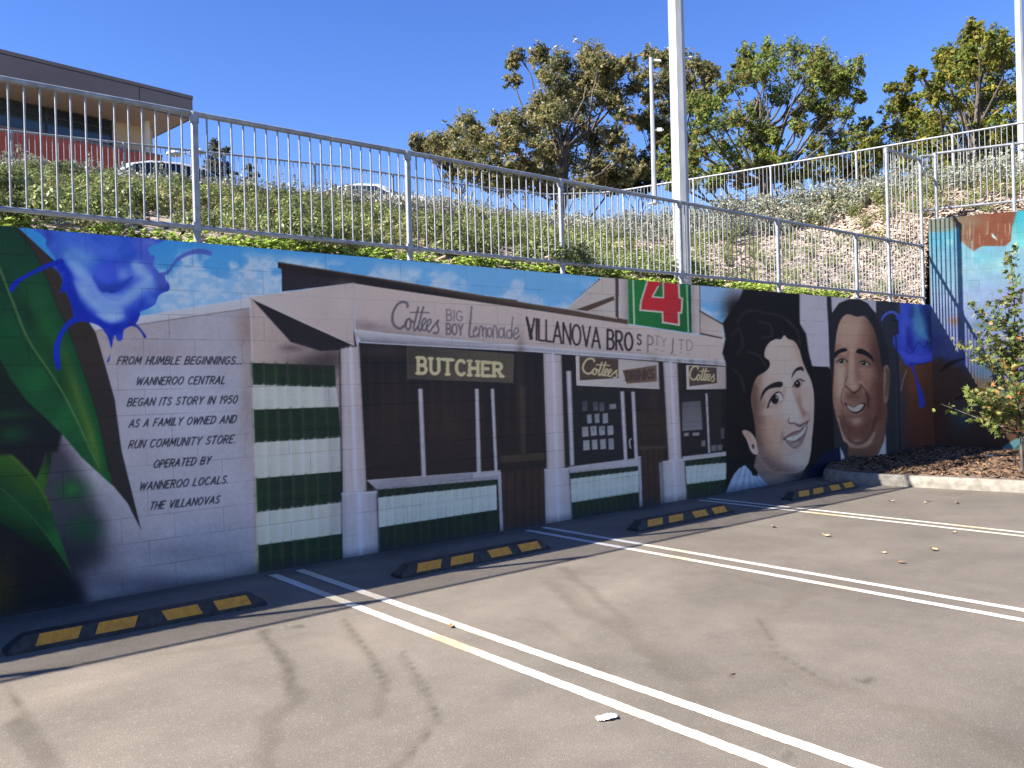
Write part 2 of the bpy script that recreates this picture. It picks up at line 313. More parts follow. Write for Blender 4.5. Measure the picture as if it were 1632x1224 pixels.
    for pts,w in [([(160,370),(230,430),(270,520),(300,640),(330,740),(400,830),(520,880)],[30,60,70,80,80,90,60]),([(520,900),(620,930),(720,930),(820,890),(880,820)],[50,60,60,50,30])]: c.stroke(pts,w,DB,3,.75,clip=lm)
    lm2=c.fill([(465,470),(480,520),(510,570),(535,615),(570,632),(600,625),(640,636),(690,625),(740,590),(800,540),(830,490),(800,500),(700,545),(600,550),(520,500)],c.lin((600,480),(40,64,160),(620,630),(22,44,128)),1.5,.95,sm=True,mask=True)
    c.dab(600,500,80,50,(54,76,182),.7); c.dab(740,480,40,40,(96,130,200),.5)
    c.stroke([(470,470),(480,530),(530,620),(600,672),(690,695),(740,650),(760,600)],[3,8,14,16,14,8,3],(96,112,206),2,.7)
    c.fr('K')
    c.stroke([(200,370),(110,390),(0,440),(-120,500),(-200,560),(-225,605)],[60,44,36,36,50,46],DB,.8); 
    c.stroke([(250,560),(215,610),(190,630)],[40,26,12],DB,.8)
    c.stroke([(360,850),(270,900),(200,1000),(165,1120),(170,1240),(185,1290)],[70,46,44,52,54,34],(16,36,142),.8)
    c.stroke([(800,900),(860,925),(905,975),(930,1015)],[40,20,18,26],(24,36,128),.8)
    c.stroke([(1060,480),(1130,455),(1180,385),(1240,325),(1330,285),(1420,275),(1490,290)],[40,26,26,34,40,46,44],(58,72,146),1,.92)
    c.stroke([(600,960),(630,1020),(640,1110)],[50,30,4],(20,40,140),.8)
    c.stroke([(630,1175),(615,1215),(605,1235)],[4,18,12],(44,50,140),.8)
    # --- shop: side wall and canopy
    c.fr('C')
    c.fill([(65,282),(620,560),(625,1300),(100,2000),(75,340)],c.lin((100,500),(146,134,136),(600,640),(118,106,110)),.8)
    c.dab(560,640,90,60,(70,62,66),.8); c.dab(150,420,60,120,(152,142,144),.5)
    c.fill([(80,292),(705,575),(728,618),(622,604),(500,610),(320,556)],(30,28,33),1.4)
    c.dab(330,590,80,24,(70,62,66),.7)
    c.stroke([(72,300),(84,640),(92,965),(118,1900)],5,(186,190,206),.7,.8,sm=False)
    # dark back wall + roof
    c.fill([(262,108),(1700,300),(1700,340),(702,196),(265,248)],(34,32,40),.8)
    c.fr('0')
    c.fill([(442.7,417),(648,450),(850,484.5),(1001,508),(1001,518),(850,496),(610,461),(563,452),(449,429),(443,427)],c.lin((700,455),(64,53,48),(697,469),(30,27,30)),.8)
    c.stroke([(443,418),(648,451),(850,485.5),(1001,509)],1.6,(82,70,62),.6,.8,sm=False)
    c.fill([(1117,526),(1154,535),(1154,541),(1117,533)],(60,50,46),.8)
    # gable and number panel
    c.fr('E')
    c.fill([(570,246),(785,45),(890,50),(890,310),(700,275)],c.lin((600,200),(150,144,146),(880,120),(168,160,160)),.8)
    c.fill([(690,262),(870,195),(876,300)],c.lin((720,255),(140,132,136),(870,270),(176,170,172)),.8)
    c.stroke([(575,244),(690,145),(790,48)],7,(176,178,186),.8,.9,sm=False)
    for i in range(12):
        t=i/11; x,y=lerp(620,775,t),lerp(192,62,t); r=lerp(3,8,t)
        c.fill([(x-r*.7,y-r),(x+r,y-r*.3),(x-r*.2,y+r*1.3)],(34,30,34),.7)
    c.fill([(628,252),(868,166),(874,192),(700,262)],(62,50,46),.8); c.fill([(876,40),(900,40),(900,306),(880,300)],(58,48,46),.8)
    c.fill([(900,40),(958,40),(960,318),(902,306)],c.lin((905,200),(172,166,172),(955,200),(120,112,112)),.8)
    c.fill([(958,40),(1356,60),(1362,402),(962,342)],c.lin((960,100),(30,92,48),(1300,380),(22,74,40)),.8)
    c.stroke([(990,40),(999,342)],9,(190,206,196),.7,.85,sm=False); c.stroke([(1331,60),(1342,395)],8,(150,190,165),.7,.85,sm=False)
    c.fill([(1345,60),(1357,60),(1362,402),(1349,398)],(16,50,30),.8)
    four=[(1095,30),(1275,40),(1285,175),(1303,185),(1298,272),(1279,272),(1282,350),(1180,333),(1177,268),(1037,255),(1042,200)]
    c.fill(four,c.lin((1050,200),(176,40,48),(1290,300),(136,36,44)),.7)
    for a in range(len(four)-1): c.stroke([four[a],four[a+1]],10,(214,206,208),.6,1,sm=False)
    c.stroke([four[-1],four[0]],10,(214,206,208),.6,1,sm=False)
    c.fill([(1182,60),(1184,178),(1112,172)],(26,84,46),.7)
    c.stroke([(1182,60),(1184,178),(1112,172),(1150,105)],8,(206,200,202),.6,1,sm=False)
    c.fill([(1360,60),(1412,70),(1414,412),(1364,402)],c.lin((1362,200),(118,112,116),(1410,200),(172,166,170)),.8)
    c.stroke([(1413,70),(1417,410)],7,(66,56,54),.7,1,sm=False)
    c.fill([(1418,262),(1572,352),(1556,385),(1572,440),(1420,405)],c.lin((1420,300),(140,132,134),(1560,380),(178,170,170)),.8)
    c.stroke([(1416,262),(1572,352)],10,(54,46,46),.7,1,sm=False)
    c.fill([(1420,398),(1560,428),(1556,440),(1420,412)],(72,58,54),.8)
    # fascia front
    c.fr('0')
    fas=[(563,451.5),(610,459),(850,494),(1150,540),(1157,548),(1151,568),(1155,576),(850,552),(610,531),(567,526)]
    fm=c.fill(fas,c.lin((700,470),(176,165,167),(688,535),(158,147,150)),.8,mask=True)
    for x,y,rx,ry,col,a in [(585,520,40,10,(96,88,96),.85),(640,533,60,7,(104,96,102),.7),(760,545,160,6,(120,112,116),.7),(575,480,14,30,(148,140,146),.5),(1000,562,150,6,(122,114,118),.6),(900,520,120,14,(182,172,174),.4),(1140,555,20,16,(186,176,176),.5)]: c.dab(x,y,rx,ry,col,a,7,fm)
    c.fr('C'); c.fill([(65,282),(700,194),(706,576),(400,440)],c.lin((150,280),(176,168,174),(500,480),(158,148,152)),.8)
    c.dab(640,300,60,90,(186,178,182),.5); c.stroke([(90,292),(706,575)],6,(196,190,198),1,.6,sm=False); c.stroke([(702,196),(707,560)],6,(112,104,110),1.4,.7,sm=False)
    c.fill([(702,480),(728,615),(706,575)],(26,24,28),.8)
    # gutter
    c.fr('0')
    c.fill([(567,525),(610,530.5),(850,552),(1155,575),(1154,582.5),(850,560.5),(610,548),(575,545)],c.lin((800,546),(150,152,166),(799,559),(104,104,118)),.8)
    c.stroke([(567,526),(610,531.5),(850,553),(1155,576)],2,(176,180,196),.7,.7,sm=False); c.stroke([(575,545),(610,547.5),(850,560),(1154,582)],1.4,(186,188,204),.6,.7,sm=False)
    # dark shop front interior
    c.fill([(572,546),(610,548.5),(850,561),(1154,583),(1185,600),(1185,790),(1000,815),(560,890),(565,620)],c.lin((700,580),(26,25,30),(720,800),(37,31,30)),.8)
    for x,y,rx,ry,col,a in [(625,660,30,60,(46,38,36),.6),(715,680,40,60,(48,40,38),.6),(610,560,40,10,(48,44,44),.7),(830,620,8,90,(44,38,36),.7),(950,700,40,30,(38,34,36),.6),(1040,640,12,60,(44,36,34),.7)]: c.dab(x,y,rx,ry,col,a)
    for i in range(30):
        x=590+i*19.7; a=fbm(np.array(i*.7),np.array(3.1),4,2); c.stroke([(x,575),(x+2,690)],2+6*a,(46,39,38),3,.25+.2*a,sm=False)
    # tile stripes, left pier
    c.fr('D')
    rows=[((85,-245),(612,-230),(618,-88),(92,-105),'g'),((92,-105),(618,-88),(635,34),(98,52),'w'),((98,52),(635,34),(650,230),(105,262),'g'),((105,262),(652,230),(660,442),(112,488),'w'),
          ((112,488),(660,442),(663,640),(120,703),'g'),((120,703),(663,640),(660,837),(126,912),'w'),((126,912),(660,837),(665,1000),(131,1088),'g')]
    rng=np.random.RandomState(5)
    for TL,TR,BR,BL,k in rows:
        for i in range(7):
            a,b=i/7,(i+1)/7; TL_,TR_,BR_,BL_=map(lambda q:np.array(q,float),(TL,TR,BR,BL))
            q=[lerp(TL_,TR_,a),lerp(TL_,TR_,b),lerp(BL_,BR_,b),lerp(BL_,BR_,a)]
            j=rng.rand()
            if k=='g':
                c.fill(q,(24,33+6*j,30),.8)
                h=[lerp(q[0],q[3],.5),lerp(q[1],q[2],.5)]; c.stroke(h,12,(34,48,32),3,.5,sm=False); c.stroke([q[0],q[3]],16,(40,56,36),3,.6-.35*(i>4),sm=False)
            else:
                c.fill(q,c.lin(q[0],(150+10*j,154+10*j,156+8*j),q[1],(166,172,174)),.8)
                c.stroke([lerp(q[0],q[1],.85),lerp(q[3],q[2],.85)],12,(190,196,214),3,.7,sm=False); c.stroke([lerp(q[0],q[1],.3),lerp(q[3],q[2],.3)],10,(146,148,148),3,.5,sm=False)
                c.stroke([lerp(q[0],q[3],.5),lerp(q[1],q[2],.5)],6,(176,184,204),2,.5,sm=False)
        if k=='w': c.fill([lerp(np.array(TL),np.array(TR),.82),TR,BR,lerp(np.array(BL),np.array(BR),.82)],(110,108,118),5,.5)
    c.fr('0'); c.dab(505,580,50,20,(34,30,32),.7); c.dab(480,905,70,10,(24,26,34),.6); c.stroke([(543,560),(547,890)],5,(30,28,32),2,.8,sm=False)
    # columns
    def column(TL,TR,BR,BL,hi=.55,edge=(112,104,112),mid=(146,140,152),lite=(188,190,216)):
        TL,TR,BR,BL=[np.array(q,float) for q in (TL,TR,BR,BL)]
        c.fill([TL,TR,BR,BL],mid,.8)
        for t,w,col,al in [(.05,.16,edge,.8),(.96,.2,edge,.9),(.3,.25,(158,152,164),.6),(hi,.26,lite,.9),(hi,.1,(204,206,230),.6),(.8,.16,(128,122,132),.6)]:
            W=abs(TR[0]-TL[0])*w; c.stroke([lerp(TL,TR,t),lerp(BL,BR,t)],W*.5,col,W*.35/c.f[2],al,sm=False)
    # window 1 posts, sill, tiles
    c.fr('D')
    for q in [((1140,-80),(1168,-80),(1192,482),(1162,486)),((1500,-80),(1524,-80),(1540,456),(1512,460)),((1600,-80),(1622,-80),(1645,446),(1625,448))]: column(*q,edge=(84,82,92),mid=(124,122,134),lite=(160,162,178))
    def tiles(P,n=14):
        # P: rows of left/right point pairs: sill top, sill bottom, thin green bottom, white bottom, green bottom
        L=[np.array(a,float) for a,b in P]; R=[np.array(b,float) for a,b in P]
        c.fill([L[0],R[0],R[1],L[1]],c.lin(L[0],(138,136,150),L[1],(112,110,124)),.7); c.stroke([L[0],R[0]],5,(160,160,176),.7,.7,sm=False)
        for r,k in ((1,'g'),(2,'w'),(3,'g')):
            for i in range(n):
                a,b=i/n,(i+1)/n; q=[lerp(L[r],R[r],a),lerp(L[r],R[r],b),lerp(L[r+1],R[r+1],b),lerp(L[r+1],R[r+1],a)]; j=rng.rand()
                if k=='g':
                    c.fill(q,(24+4*j,32+5*j,31),.7); c.stroke([q[0],q[3]],8,(38,54,36),2,.4+.3*j,sm=False)
                else:
                    c.fill(q,(140+8*j,150+8*j,156+8*j),.7); c.stroke([lerp(q[0],q[1],.8),lerp(q[3],q[2],.8)],8,(168,178,196),2,.3+.3*j,sm=False)
        c.stroke([lerp(L[2],L[3],.55),lerp(R[2],R[3],.55)],6,(170,180,200),2,.5,sm=False)
    c.fr('D'); tiles([((815,500),(1660,438)),((880,560),(1668,492)),((885,610),(1636,530)),((885,800),(1640,686)),((888,962),(1645,866))])
    c.fr('F'); c.fill([(118,552),(137,548),(150,878),(132,884)],(120,122,136),.7); c.fill([(-20,545),(137,540),(137,560),(-20,578)],(132,132,146),.7)
    # door 1
    c.fill([(138,545),(385,515),(388,838),(150,872)],(46,36,34),.8)
    for x in (165,215,255,268,310,350): c.stroke([(x,525-(x-140)*.1),(x+4,860-(x-140)*.12)],4,(26,22,24),1,.8,sm=False)
    c.fill([(130,445),(385,430),(386,470),(134,488)],(54,46,42),.9,.9); c.fill([(240,60),(272,60),(278,440),(250,442)],(50,43,40),1,.9); c.stroke([(140,520),(386,492)],6,(30,26,28),1,.8,sm=False)
    # window 2
    c.fill([(535,85),(820,90),(850,478),(552,494)],(29,29,33),.8); c.fill([(838,88),(880,88),(900,468),(852,474)],(24,22,24),.8)
    c.fill([(905,200),(1068,215),(1080,420),(915,420)],(40,33,32),2)
    for q in [((505,-30),(533,-30),(552,500),(527,504)),((810,85),(833,85),(852,474),(832,478)),((872,86),(893,88),(912,466),(892,470))]: column(*q,edge=(84,82,92),mid=(122,120,132),lite=(166,168,186))
    for x,y,w,h,b in [(595,140,28,55,58),(655,145,28,50,62),(692,148,26,50,66),(748,157,38,28,96),(622,216,25,50,110),(665,212,26,52,104),(711,210,28,56,112),(593,286,36,56,116),(642,282,34,54,120),(690,283,32,50,116),(738,280,32,52,118),(600,362,36,56,124),(650,359,30,55,120),(696,356,32,56,118),(743,352,30,62,108)]:
        c.fill([(x,y),(x+w,y-3),(x+w+3,y+h-3),(x+3,y+h)],c.lin((x,y),(b-8,b-6,b+4),(x+w,y+h),(b+6,b+8,b+22)),.6,.92)
    c.stroke([(655,285),(662,310)],5,(70,72,84),.6,.8); c.stroke([(710,288),(716,302)],6,(60,60,70),.6,.8)
    c.stroke([(872,352),(863,362),(866,400),(871,405)],6,(170,172,184),.6,.9,sm=False)
    tiles([((522,512),(918,462)),((522,548),(914,506)),((528,580),(912,534)),((535,714),(915,655)),((540,804),(922,740))],12)
    c.fill([(910,452),(927,450),(937,738),(920,742)],(126,126,140),.7)
    c.fill([(930,402),(1050,402),(1062,725),(940,742)],(46,36,34),.8)
    for x in (965,1000,1030): c.stroke([(x,410),(x+8,730)],4,(28,24,24),1,.7,sm=False)
    c.fill([(915,395),(1070,390),(1072,408),(916,415)],(56,48,44),1,.8)
    # window 3
    c.fill([(1120,60),(1500,60),(1480,440),(1160,450)],(30,28,30),2)
    c.fill([(1160,145),(1265,138),(1276,300),(1162,308)],c.lin((1160,150),(64,64,72),(1270,300),(92,92,102)),.8); c.dab(1215,210,40,60,(94,92,98),.4)
    for x,y,w,h,b in [(1172,320,26,18,110),(1220,318,38,18,112),(1270,362,22,34,96),(1326,390,28,34,90),(1360,386,28,34,84),(1380,293,20,60,66),(1412,305,20,56,58)]: c.fill([(x,y),(x+w,y-2),(x+w,y+h-2),(x,y+h)],(b,b,b+8),.7,.9)
    column((1292,95),(1304,95),(1320,430),(1308,433),edge=(90,88,96),mid=(120,118,126),lite=(142,142,152))
    tiles([((1165,455),(1468,420)),((1176,476),(1468,440)),((1180,508),(1456,484)),((1186,611),(1428,580)),((1192,692),(1398,660))],9)
    c.stroke([(1175,466),(1466,432)],20,(140,138,148),.8,1,sm=False)
    # columns and plinths
    c.fr('0')
    column((543,556),(572,552),(584,784),(547,786)); column((545,786),(600,783),(603,882),(547,891),.5,(116,114,130),(138,138,158),(160,164,192))
    c.stroke([(545,787),(600,784)],2.5,(168,170,188),.7,.8,sm=False); c.stroke([(601,790),(604,880)],3,(60,58,66),1,.7,sm=False)
    column((866,563),(894,566),(900,747),(872,748)); column((868,748),(906,746),(911,828),(870,836),.5,(120,116,130),(142,140,156),(164,164,186)); c.stroke([(868,749),(906,747)],2,(166,166,182),.7,.8,sm=False)
    column((1057,577),(1079,579),(1086,734),(1066,735)); c.fill([(1050,737),(1058,736),(1061,802),(1053,804)],(96,94,106),.8)
    column((1057,736),(1090,731),(1094,796),(1060,802),.5,(126,122,134),(148,144,158),(166,164,184)); c.stroke([(1057,736),(1090,732)],2,(168,166,182),.7,.8,sm=False)
    # signs
    c.fr('M')
    c.fill([(266,684),(1424,775),(1416,1092),(270,1046)],c.lin((300,700),(46,43,42),(800,1050),(64,59,55)),.8); c.stroke([(266,690),(270,1046)],8,(84,78,72),.8,.6,sm=False)
    text(c,'BUTCHER',(385,985),(1290,1018),170,140,0,33,(188,182,150),.36,1,.6,serif=.13)
    SG=(74,70,80)
    def script(c,T,w,col,al):
        S_=lambda pts,k=1: c.stroke([T(p) for p in pts],w*k,col,.6,al,raw=True)
        S_([(270,265),(262,228),(215,212),(160,240),(115,320),(105,410),(130,470),(180,500),(225,478),(255,430)],1.25)
        S_([(290,392),(258,415),(250,480),(275,512),(300,480),(302,420),(284,395),(330,430)]); S_([(385,270),(360,380),(335,490),(350,520),(380,480)]); S_([(440,270),(410,380),(386,490),(404,522),(432,480)]); S_([(300,325),(400,324),(500,330)],.7)
        S_([(432,474),(466,425),(460,392),(440,402),(422,460),(430,508),(455,520),(484,476)],.85); S_([(484,482),(522,432),(515,402),(495,412),(476,470),(486,526),(512,530),(548,474)],.85); S_([(548,480),(602,410),(590,460),(606,510),(586,552),(552,545)],.9)
    fm5=FR['M']; script(c,lambda p:(fm5[0]+p[0]/6.8,fm5[1]+p[1]/6.8),3.6,SG,.9)
    text(c,'BIG',(692,412),(862,420),118,106,0,19,(92,86,96),.25,.9); text(c,'BOY',(692,560),(866,572),112,112,0,21,(80,76,86),.22,.95)
    SW=lambda pts,w=19:c.stroke(pts,w,(82,78,88),.6,.9)
    SW([(962,265),(952,400),(938,575),(990,585)],26); SW([(985,535),(1022,502),(1015,480),(992,500),(982,560),(1005,590),(1036,556)]); SW([(1042,592),(1052,490),(1078,486),(1084,585)]); SW([(1086,520),(1112,488),(1122,520),(1122,595)])
    SW(el(1158,542,24,48)); SW([(1196,602),(1200,492),(1228,482),(1244,602)]); SW(el(1284,548,26,52)); SW([(1316,490),(1318,560),(1326,606)]); SW(el(1370,562,26,46)); SW([(1410,380),(1398,480),(1396,604)]); SW([(1416,574),(1466,534),(1456,492),(1428,512),(1418,580),(1442,614),(1476,580)])
    c.fr('N')
    VC=(40,35,40)
    text(c,'VILLANOVA',(88,270),(618,338),152,142,0,15,VC,.18); c.stroke([(90,126),(126,268)],19,VC,.6,1,sm=False)
    text(c,'BRO',(672,344),(852,356),138,122,0,17,VC,.24); text(c,'S',(888,312),(914,314),74,70,0,12,VC); c.stroke([(885,352),(912,354)],7,VC,.6,1,sm=False)
    text(c,'P',(963,368),(1000,360),122,100,0,11,(78,70,78),.2,.9); text(c,'TY',(1012,312),(1096,330),64,66,0,8,(96,88,92),.25,.9)
    for a,b in [((1016,346),(1034,348)),((1062,358),(1082,360)),((1190,368),(1208,370)),((1244,377),(1264,379))]: c.stroke([a,b],5,(84,76,82),.6,.9,sm=False)
    c.stroke([(1146,270),(1140,372),(1132,374)],9,(64,57,64),.6,.95,sm=False); c.stroke([(1130,384),(1166,388)],6,(84,76,82),.6,.8,sm=False)
    text(c,'TD',(1186,350),(1286,358),72,74,0,8,(88,80,86),.35,.9)
    c.fill([(443,394),(1040,440),(1046,633),(449,607)],c.lin((450,500),(160,156,162),(1040,520),(140,134,138)),.7); c.stroke([(446,396),(452,606),(1046,632)],6,(190,188,196),.6,.7,sm=False)
    c.fill([(468,398),(750,420),(752,556),(470,573)],(58,50,46),.7); c.fill([(780,500),(1026,462),(1030,580),(812,596)],c.lin((780,540),(72,56,50),(1030,520),(88,70,64)),.8)
    text(c,'DRINKS',(806,572),(1008,556),62,64,0,13,(50,42,42),.2,.8,1)
    script(c,lambda p:(820+(495+(p[0]-105)*.49)/4.5333,480+(412+(p[1]-212)*.385+(p[0]-105)*.02)/4.5333),2.0,(190,182,150),.95)
    c.fill([(1240,462),(1526,474),(1534,634),(1245,638)],c.lin((1245,560),(166,162,166),(1530,560),(128,120,124)),.7); c.fill([(1258,468),(1460,480),(1463,592),(1262,616)],(58,50,46),.7)
    script(c,lambda p:(820+(1268+(p[0]-105)*.35)/4.5333,480+(472+(p[1]-212)*.34-(p[0]-105)*.02)/4.5333),1.7,(190,182,150),.95)
    # --- portraits: backdrop
    c.fr('Q')
    c.fill([(160,60),(700,90),(1000,110),(1060,1120),(640,1120),(60,1190),(60,330)],(27,24,26),1.5)
    c.dab(120,180,90,90,(22,20,22),.95)
    c.fill([(464,95),(622,100),(648,518),(540,500),(470,260)],c.lin((480,120),(150,150,166),(620,480),(166,164,182)),.8)
    c.fill([(646,110),(880,120),(880,400),(660,420)],(150,150,166),.8)
    c.fr('P')
    c.fill([(72,20),(545,40),(560,1130),(130,1180),(100,560)],(40,42,50),1.2)
    c.fill([(98,20),(392,20),(392,160),(340,100),(200,80),(105,160)],(158,158,174),.8); c.fill([(70,20),(98,20),(106,160),(104,560),(92,530),(84,300)],(32,33,38),.8)
    c.fill([(-10,505),(85,508),(104,570),(120,1180),(-100,1220)],(26,23,25),1)
    c.fr('Q')
    # woman hair
    c.fill([(150,110),(90,190),(42,262),(55,350),(38,430),(62,490),(70,620),(55,750),(80,900),(140,980),(110,1060),(150,1085),(240,1100),(480,1100),(560,900),(552,640),(540,515),(520,420),(506,322),(470,262),(470,100)],(24,21,23),2,sm=False)
    for pts in [[(120,260),(160,200),(240,190)],[(90,330),(130,290),(150,380),(120,430)],[(240,250),(300,270),(310,330),(260,340)],[(180,420),(240,440),(280,500)],[(400,250),(450,300),(470,380)],[(100,520),(140,560),(160,640)],[(250,200),(360,220),(420,260)]]: c.stroke(pts,10,(50,43,42),2.2,.6); c.stroke([(x+7,y+5) for x,y in pts],4,(58,50,48),1.4,.5)
    # neck, collar
    c.fill([(232,980),(215,1060),(250,1120),(300,1170),(470,1130),(500,1070)],c.lin((240,1080),(96,82,84),(460,1100),(118,106,112)),1.2)
    c.dab(380,1090,110,24,(78,66,70),.8); c.dab(470,1120,60,30,(40,36,44),.8)
    cm=c.fill([(58,1205),(100,1110),(130,1072),(165,1052),(200,1090),(236,1100),(262,1130),(296,1165),(200,1192),(80,1208)],(112,128,162),1.2,mask=True)
    for i in range(9): c.stroke([(150+i*10,1060+i*8),(100+i*24,1200)],5,(150,165,198) if i%2 else (84,98,130),1.2,.7,clip=cm)
    c.fill([(195,1060),(232,1085),(236,1116),(205,1108)],BLK,1.2)
    face=[(384,330),(366,352),(335,352),(300,372),(278,410),(276,450),(300,470),(304,500),(282,530),(236,560),(216,600),(204,650),(200,690),(212,770),(222,830),(228,900),(238,990),(256,1040),(296,1082),(350,1100),(420,1100),(466,1090),(508,1058),(528,1000),(538,900),(546,820),(549,720),(546,640),(530,575),(504,520),(484,470),(466,410),(440,365),(404,350)]
    fm=c.fill(face,c.lin((230,700),(136,116,110),(420,640),(170,160,160)),1.2,sm=True,mask=True)
    for x,y,rx,ry,col,a,an in [(400,430,90,80,(178,167,162),.8,0),(330,480,50,60,(172,160,156),.6,0),(225,720,40,160,(104,76,64),.75,0),(230,620,36,60,(120,96,86),.6,0),(262,860,50,130,(96,74,68),.75,0),(300,980,60,90,(106,88,86),.6,0),(320,900,40,80,(150,118,104),.55,20),(330,820,50,50,(158,126,112),.5,0),
        (280,620,40,60,(160,146,142),.6,0),(330,760,50,40,(176,160,154),.6,0),(400,640,40,80,(186,178,178),.7,-15),(420,720,40,60,(192,186,190),.7,-15),(452,400,24,70,(140,112,102),.6,-20),(520,700,40,110,(172,162,162),.6,0),(500,660,30,40,(164,142,134),.6,0),(470,690,16,70,(112,88,80),.8,-14),(498,770,24,34,(122,92,80),.8,10),
        (440,770,40,24,(196,190,198),.8,0),(460,1010,60,60,(170,160,164),.6,0),(410,1060,80,30,(128,114,116),.6,0),(330,1050,70,40,(92,78,80),.7,20),(380,860,24,70,(176,160,156),.5,10),(372,900,14,60,(120,98,90),.7,8),(520,920,24,60,(168,156,156),.6,0),(230,540,30,40,(110,84,74),.6,0)]: c.dab(x,y,rx,ry,col,a,an,fm)
    c.fill([(150,866),(172,858),(206,880),(232,930),(238,985),(216,992),(194,965),(176,915)],c.lin((150,870),(140,116,110),(230,980),(176,160,160)),.9,sm=True); c.stroke([(176,880),(200,915),(212,960)],8,(120,94,88),1.5,.6)
    c.fill([(204,938),(214,936),(217,960),(208,962)],(18,16,22),.8)
    # woman features
    c.fr('W')
    SK=(166,156,152)
    S_=lambda pts,w,col,fe=2.5,al=.6: c.stroke(pts,w,col,fe,al,clip=fm)
    S_([(206,300),(204,400),(212,500),(228,620),(262,720),(320,780)],70,(104,84,76),9,.6); S_([(198,320),(200,430),(210,540),(228,650)],34,(70,52,48),6,.65); S_([(232,680),(280,750),(360,792),(450,800)],46,(84,70,72),7,.75)
    S_([(250,560),(290,640),(330,720)],40,(128,102,90),8,.5); c.dab(300,560,34,44,(178,150,134),.55,0,fm); c.dab(330,640,30,40,(170,146,132),.5,0,fm)
    c.dab(380,120,70,60,(186,176,170),.6,0,fm); c.dab(300,240,30,40,(176,164,158),.5,0,fm); S_([(440,40),(470,120),(485,190)],26,(138,112,102),6,.55)
    c.dab(300,455,50,22,(176,160,154),.6,-10,fm); c.dab(400,440,34,60,(188,180,178),.6,0,fm); S_([(412,330),(428,400),(440,470)],24,(198,190,188),4,.6)
    c.dab(505,430,26,60,(178,168,164),.6,0,fm); S_([(520,330),(532,440),(528,560)],16,(150,136,134),4,.5)
    S_([(424,322),(438,372),(458,418),(476,452),(486,478)],[6,12,14,18,10],(112,84,76),2.6,.75); c.dab(486,470,12,16,(124,92,80),.7,0,fm)
    c.dab(470,330,26,10,(146,116,104),.5,10,fm); c.dab(330,330,40,10,(150,124,112),.5,-15,fm); c.dab(374,340,10,26,(150,104,84),.5,0,fm)
    # brows
    c.fill([(238,396),(246,350),(270,318),(300,298),(335,286),(362,288),(366,306),(352,318),(318,320),(282,332),(256,362)],(30,25,27),1.2,.97,sm=True)
    c.fill([(416,268),(424,232),(446,206),(472,198),(484,206),(486,228),(470,220),(446,226),(430,246)],(34,28,30),1.1,.95,sm=True)
    # eyes
    ew=c.fill([(281,432),(296,392),(318,362),(345,352),(364,368),(370,384),(352,404),(318,418)],(150,146,150),.9,sm=True,mask=True)
    c.fill(el(321,388,22,27),(40,27,25),1,clip=ew); c.fill(el(319,390,10,13),(14,11,12),.8,clip=ew); c.fill(el(331,377,3.4,4),(214,212,214),.5)
    c.dab(352,386,10,12,(170,168,172),.6,0,ew); c.stroke([(279,436),(294,394),(316,360),(344,345),(364,360),(372,382)],[8,10,9,7,5,3],(24,20,22),.8,.95); c.stroke([(284,432),(318,421),(352,406),(370,388)],3,(84,62,60),.8,.75)
    c.stroke([(286,372),(308,346),(340,334),(366,346)],3,(104,80,74),1,.7); c.stroke([(296,440),(330,432),(362,412)],5,(132,110,104),1.6,.5)
    ew=c.fill([(427,318),(436,294),(456,280),(480,284),(486,292),(472,312),(448,324)],(128,120,122),.9,sm=True,mask=True)
    c.fill(el(450,300,18,21),(38,27,26),.9,clip=ew); c.fill(el(447,294,3,3.6),(208,208,210),.5); c.stroke([(425,316),(436,290),(458,274),(480,278),(494,284)],[5,7,8,8,4],(26,21,23),.8,.95); c.stroke([(430,324),(450,328),(474,316)],4,(110,84,78),1,.6); c.stroke([(428,278),(450,262),(482,264)],3,(110,84,76),1,.6)
    # nose
    S_([(402,492),(398,512),(408,526),(428,524),(446,532),(466,540),(484,528),(500,518),(512,508)],[4,8,10,9,12,14,12,8,5],(56,42,42),1.1,.85); c.dab(424,500,20,14,(206,200,204),.75,0,fm); c.dab(462,505,24,18,(186,176,178),.6,0,fm); S_([(404,488),(400,512)],5,(120,92,86),1.5,.6)
    S_([(488,462),(510,470),(520,500),(518,520)],6,(110,84,78),1.8,.65)
    S_([(398,500),(374,545),(362,590),(362,630)],[4,8,10,6],(112,90,86),2.4,.75); S_([(380,520),(372,560)],14,(186,174,172),4,.4)
    # mouth
    c.fill([(372,612),(400,590),(432,574),(462,566),(490,542),(510,512),(509,548),(500,590),(482,630),(455,660),(432,668),(404,652),(384,630)],(104,86,90),1.2,.97,sm=True)
    tm=c.fill([(384,616),(412,602),(446,592),(476,570),(502,532),(500,562),(486,588),(460,612),(430,628),(402,630)],(172,172,178),.9,sm=True,mask=True)
    for x,y in [(404,606),(421,603),(438,597),(455,588),(471,576),(486,562)]: c.stroke([(x,y-10),(x+3,y+28)],2.4,(112,110,118),.7,.8,sm=False,clip=tm)
    c.stroke([(376,614),(404,626),(432,628),(464,610),(490,584),(504,546)],4,(46,34,38),.9,.9); c.stroke([(372,613),(402,590),(434,574),(464,565),(492,540),(511,512)],6,(66,50,52),1,.85)
    c.dab(440,646,26,9,(142,126,132),.7,-22); c.stroke([(386,634),(408,656),(434,670),(458,662),(484,632)],4,(74,58,62),1.2,.7); c.dab(374,614,7,7,(60,44,46),.7)
    c.dab(440,684,40,10,(128,112,116),.6,-12,fm); c.dab(470,730,40,40,(180,170,174),.6,0,fm); c.dab(515,620,14,50,(172,160,162),.5,0,fm); c.dab(410,700,30,20,(150,136,138),.4,0,fm); S_([(440,800),(500,784),(524,740)],14,(120,106,110),4,.6)
    # --- man
    c.fr('P')
